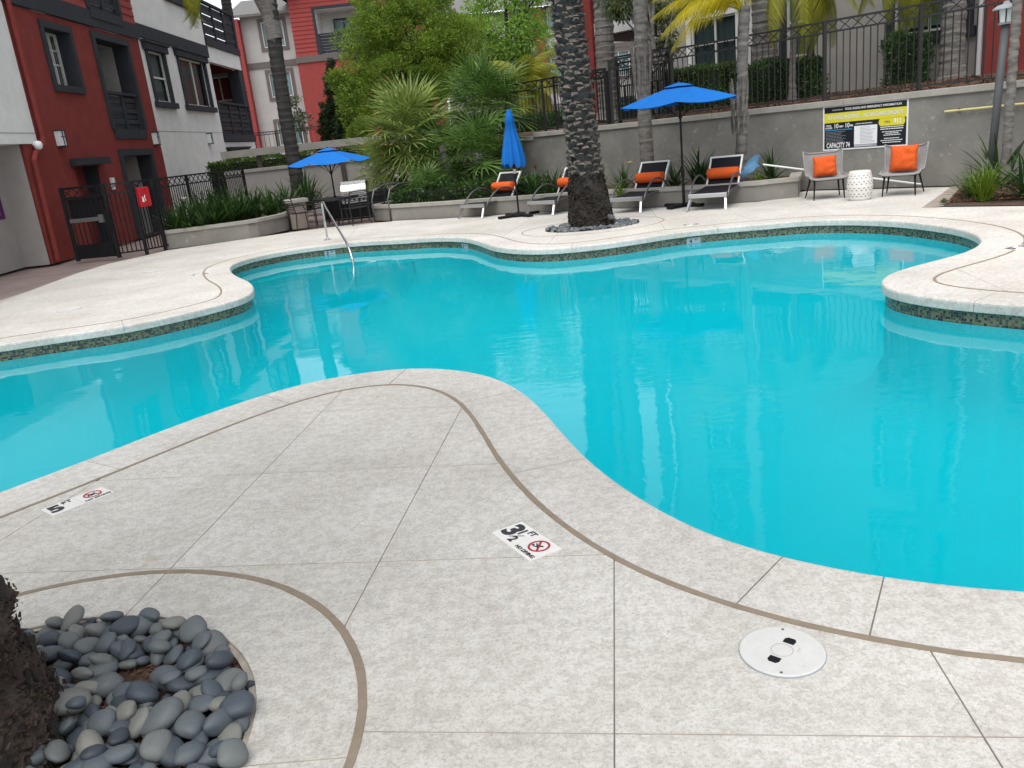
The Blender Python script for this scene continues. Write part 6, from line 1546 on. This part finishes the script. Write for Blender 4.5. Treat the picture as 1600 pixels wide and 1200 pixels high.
for k in range(9000): p = W(cr_.uniform(-13,-2),WD+cr_.uniform(.32,2.6)); D_ = p.dot(WN); sp.append((p.x,p.y,float(np.interp(D_,Ds,Zs))+.02+cr_.uniform(0,.02)))
chips('bark_mulch', sp, M['mulch'], None, lo=.02, hi=.06)

# hedges and trees --------------------------------------------------------------------
def leaf_cards(pts, dirs, size, seed, asp=.45):
    g = np.random.default_rng(seed); n = len(pts); d = dirs/np.maximum(1e-6,np.linalg.norm(dirs,axis=1))[:,None]
    r = g.normal(size=(n,3)); s = np.cross(d,r); s /= np.maximum(1e-6,np.linalg.norm(s,axis=1))[:,None]; L = size*g.uniform(.6,1.25,n)[:,None]; nn = np.cross(d,s)
    a = pts; b = pts+d*L*.5+s*L*asp*.5+nn*L*.06; c = pts+d*L; e = pts+d*L*.5-s*L*asp*.5+nn*L*.06
    V = np.stack([a,b,c,e],1).reshape(-1,3); F = np.arange(4*n).reshape(n,4); return V, F
def cards_obj(name, V, F, material, parent):
    me = bpy.data.meshes.new(name); me.vertices.add(len(V)); me.vertices.foreach_set('co', V.astype(np.float32).ravel())
    n = len(F); me.loops.add(4*n); me.loops.foreach_set('vertex_index', F.astype(np.int32).ravel()); me.polygons.add(n); me.polygons.foreach_set('loop_start', np.arange(0,4*n,4,dtype=np.int32)); me.polygons.foreach_set('loop_total', np.full(n,4,dtype=np.int32))
    me.materials.append(material); me.update(calc_edges=True); me.validate(); return inst(name, me, parent)
def hedge(label, p, q, z0, h, dep, material, seed, leaf=.06, dens=1400, name='hedge'):
    p = Vector(p); q = Vector(q); u = (q-p); L = u.length; u.normalize(); nrm = Vector((-u.y,u.x)); c = (p+q)/2
    t = thing(name, label, 'hedge', (c.x,c.y,z0)); g = np.random.default_rng(seed); N = int(dens*(L*h*2+L*dep+dep*h*2)); pts = []; dr = []
    w_ = np.array([L*h,L*h,L*dep,dep*h,dep*h]); fc = g.choice(5,N,p=w_/w_.sum()); a = g.uniform(-.5,.5,(N,3))*np.array([L,dep,h]); nm = np.zeros((N,3))
    for k,(ax,sg) in enumerate(((1,-1),(1,1),(2,1),(0,-1),(0,1))): m_ = fc == k; a[m_,ax] = sg*np.array([L,dep,h])[ax]/2; nm[m_,ax] = sg
    bump = (.05*np.sin(a[:,0]*5+seed)+.04*np.sin(a[:,2]*7+a[:,0]*3)+g.normal(0,.035,N))[:,None]; a = a+nm*bump-nm*.03; r_ = np.minimum(1,np.abs(a)/np.array([L,dep,h])*2)
    d = nm*.9+g.normal(0,.7,(N,3))+np.array([0,0,.35]); X_ = np.c_[a[:,0]*u.x+a[:,1]*nrm.x,a[:,0]*u.y+a[:,1]*nrm.y,a[:,2]+h/2]
    d = np.c_[d[:,0]*u.x+d[:,1]*nrm.x,d[:,0]*u.y+d[:,1]*nrm.y,d[:,2]]; V,F = leaf_cards(X_,d,leaf,seed,.55); cards_obj('leaves',V,F,material,t)
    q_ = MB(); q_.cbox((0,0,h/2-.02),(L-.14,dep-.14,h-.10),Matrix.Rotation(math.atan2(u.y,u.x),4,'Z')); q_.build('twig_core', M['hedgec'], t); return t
hedge('clipped green hedge under the big white window behind the fence',W(-13.4,18.2),W(-11.4,18.2),1.55,1.15,.8,L_['hedge'],1)
hedge('dark clipped hedge behind the fence left of the pool sign',W(-11.0,17.9),W(-9.1,17.9),1.66,.86,.7,L_['box'],2)
hedge('square clipped dark box shrub behind the fence above the pool sign',W(-7.83,18.6),W(-7.12,18.6),1.74,.98,.6,L_['box'],3,name='box_shrub')
hedge('low hedge seen through the terrace gate beside the red column',W(-15.6,18.6),W(-13.6,18.6),1.6,.55,.7,L_['hedge'],4)
hedge('dark hedge behind the terrace fence left of the date palm',W(-18.8,18.0),W(-16.0,18.0),1.5,.55,.8,L_['box'],6)
hedge('green shrubs behind the open beam frame',(-8.6,27.2),(-3.4,27.2),.2,1.55,1.2,L_['hedge'],5,.08,500)

def tree(name, label, x, y, z0, h, blobs, material, leaf, per, seed, cat='tree', trunk=.16, tm=None, clump_r=.42, asp=.3, puff=1.0, ncl=200, limbs=14, droop=0):
    t = thing(name, label, cat, (x,y,z0)); g = np.random.default_rng(seed); r_ = random.Random(seed); cs = []
    wts = np.array([b[3]*b[4]*b[5] for b in blobs]); wts = wts/wts.sum()
    for k in range(ncl):
        b = blobs[g.choice(len(blobs),p=wts)]; v = g.normal(size=3); v /= np.linalg.norm(v); v *= g.uniform(.25,1)**.45
        cs.append((b[0]+v[0]*b[3],b[1]+v[1]*b[4],b[2]+v[2]*b[5]))
    cs = np.array(cs); P = []; D_ = []
    for c_ in cs:
        v = g.normal(size=(per,3)); v /= np.linalg.norm(v,axis=1)[:,None]; rr_ = clump_r*g.uniform(.6,1.25)*g.uniform(.1,1,(per,1))**.42; p = c_+v*rr_*np.array([1,1,.75]); P.append(p); D_.append(v*puff+g.normal(0,.45,(per,3))+np.array([0,0,.25-droop]))
    V,F = leaf_cards(np.vstack(P),np.vstack(D_),leaf,seed,asp); cards_obj('crown',V,F,material,t)
    top = np.array([b[2] for b in blobs]).max(); q = MB(); n = 9
    pts = [(.12*math.sin(k*.9)*trunk*4,.1*math.cos(k*1.3)*trunk*3,top*k/(n-1)) for k in range(n)]; q.tube(pts,[trunk*(1-.75*k/(n-1)) for k in range(n)],9); q.build('trunk', tm or M['bark'], t)
    for k in range(limbs):
        c_ = cs[r_.randrange(len(cs))]; f = r_.uniform(.3,.8); i = int(f*(n-1)); a = Vector(pts[i]); b = Vector(c_); mid = a.lerp(b,.5)+Vector((0,0,.15)); q = MB(); q.tube([a,mid,b],[trunk*.4,trunk*.25,trunk*.08],6); q.build('limb', tm or M['bark'], t)
    return t
c = yd(650,60,29); B = lambda px_,py_,Y,rx,ry,rz: (yd(px_,py_,Y).x-c.x,Y-c.y,yd(px_,py_,Y).z-.5,rx,ry,rz)
tree('podocarpus_tree','large olive green tree with puffy foliage in front of the red far block',c.x,29,.5,8,[B(650,55,29,1.7,1.5,1.2),B(580,65,29,.9,1.0,1.0),B(705,75,29,1.1,1.2,1.2),B(640,130,28.5,2.0,1.3,1.1),B(570,150,28.5,.8,.9,1.0),B(670,-20,29,1.3,1.2,.8),B(590,-5,29,.8,.9,.7),B(545,120,28.5,.55,.7,.7),B(610,185,28,1.4,1.0,.8)],L_['olive'],.105,330,3,trunk=.24,tm=M['barkd'],clump_r=.40,asp=.32,ncl=300,limbs=22)
c = yd(795,60,36); B = lambda px_,py_,Y,rx,ry,rz: (yd(px_,py_,Y).x-c.x,Y-c.y,yd(px_,py_,Y).z-1.0,rx,ry,rz)
tree('feathery_tree','airy lime green tree behind the closed umbrella, left of the date palm',c.x,36,1.0,8,[B(790,40,36,1.7,1.4,1.5),B(835,70,36,.9,1.1,1.2),B(770,100,36,1.3,1.1,.8),B(800,-40,36,2.0,1.5,1.2),B(845,130,36,.6,.8,.7),B(745,50,36,.9,1,1.0)],L_['lime'],.17,95,4,trunk=.13,tm=M['barkd'],clump_r=.50,asp=.4,ncl=165,limbs=24,droop=.2)
c = yd(535,200,34); B = lambda px_,py_,Y,rx,ry,rz: (yd(px_,py_,Y).x-c.x,Y-c.y,yd(px_,py_,Y).z-.8,rx,ry,rz)
tree('cypress_tree','dark narrow cypress against the red far wall',c.x,34,.8,5,[B(525,190,34,.36,.36,.8),B(521,150,34,.26,.26,.9),B(518,118,34,.14,.14,.6)],L_['cyp'],.12,120,5,trunk=.08,tm=M['barkd'],clump_r=.16,ncl=110,limbs=3,puff=.3)
c = yd(555,190,33); B = lambda px_,py_,Y,rx,ry,rz: (yd(px_,py_,Y).x-c.x,Y-c.y,yd(px_,py_,Y).z-.8,rx,ry,rz)
tree('cypress_tree','broader dark cypress under the olive green tree',c.x,33,.8,5,[B(548,195,33,.5,.5,.8),B(545,150,33,.4,.4,.9)],L_['cyp'],.12,120,6,trunk=.08,tm=M['barkd'],clump_r=.18,ncl=110,limbs=3,puff=.3)
c = yd(505,200,34); B = lambda px_,py_,Y,rx,ry,rz: (yd(px_,py_,Y).x-c.x,Y-c.y,yd(px_,py_,Y).z-.8,rx,ry,rz)
tree('cypress_tree','small dark cypress at the foot of the red far wall',c.x,34,.8,4,[B(508,205,34,.22,.22,.5),B(505,180,34,.12,.12,.5)],L_['cyp'],.10,90,7,trunk=.05,tm=M['barkd'],clump_r=.12,ncl=40,limbs=2,puff=.3)
c = yd(467,190,33); B = lambda px_,py_,Y,rx,ry,rz: (yd(px_,py_,Y).x-c.x,Y-c.y,yd(px_,py_,Y).z-.8,rx,ry,rz)
tree('young_tree','small sparse young tree beside the slim dark palm trunk',c.x,33,.8,4,[B(462,175,33,.38,.38,.5),B(472,190,33,.36,.36,.4),B(458,160,33,.25,.25,.3)],L_['dust'],.13,14,8,trunk=.04,clump_r=.16,asp=.5,ncl=42,limbs=10)
c = yd(1030,60,20); B = lambda px_,py_,Y,rx,ry,rz: (yd(px_,py_,Y).x-c.x,Y-c.y,yd(px_,py_,Y).z-1.75,rx,ry,rz)
tree('eucalyptus_tree','dark leafy tree with hanging leaves behind the fence left of the yellow fronds',c.x,20.5,1.75,5,[B(1035,40,20.5,.45,.5,.7),B(1045,-10,20.5,.7,.7,.6),B(978,-5,20.5,.45,.4,.5),B(970,18,20.5,.22,.3,.28),B(1040,70,20.5,.28,.3,.3)],L_['euc'],.14,70,9,trunk=.10,tm=M['bark'],clump_r=.22,asp=.22,ncl=80,limbs=14,droop=.9,puff=.5)
c = yd(690,300,20.6); t = hedge('dark leafy shrubs filling the planter under the fan palms',(-2.2,20.6),(.2,19.6),.24,.42,.9,L_['box'],9,.10,420,name='shrub_row')
hedge('dark shrubs behind the closed umbrella along the retaining wall',(-.6,20.4),(1.1,19.2),.24,.38,.7,L_['box'],10,.09,450,name='shrub_row')
t = thing('flowering_shrub','rusty red shrub glimpsed under the dark fan palms','shrub',tuple(yd(765,272,22.2)))
g = np.random.default_rng(3); P = g.normal(0,1,(500,3))*np.array([.35,.3,.16]); V,F = leaf_cards(P,g.normal(0,1,(500,3)),.12,3,.5)
cards_obj('leaves',V,F,leafmat('rust_leaf',(.20,.04,.02),(.35,.09,.04),.6),t); q = MB(); q.tube([(0,0,-1.3),(0,0,0)],.03,6); q.build('stem',M['bark'],t)
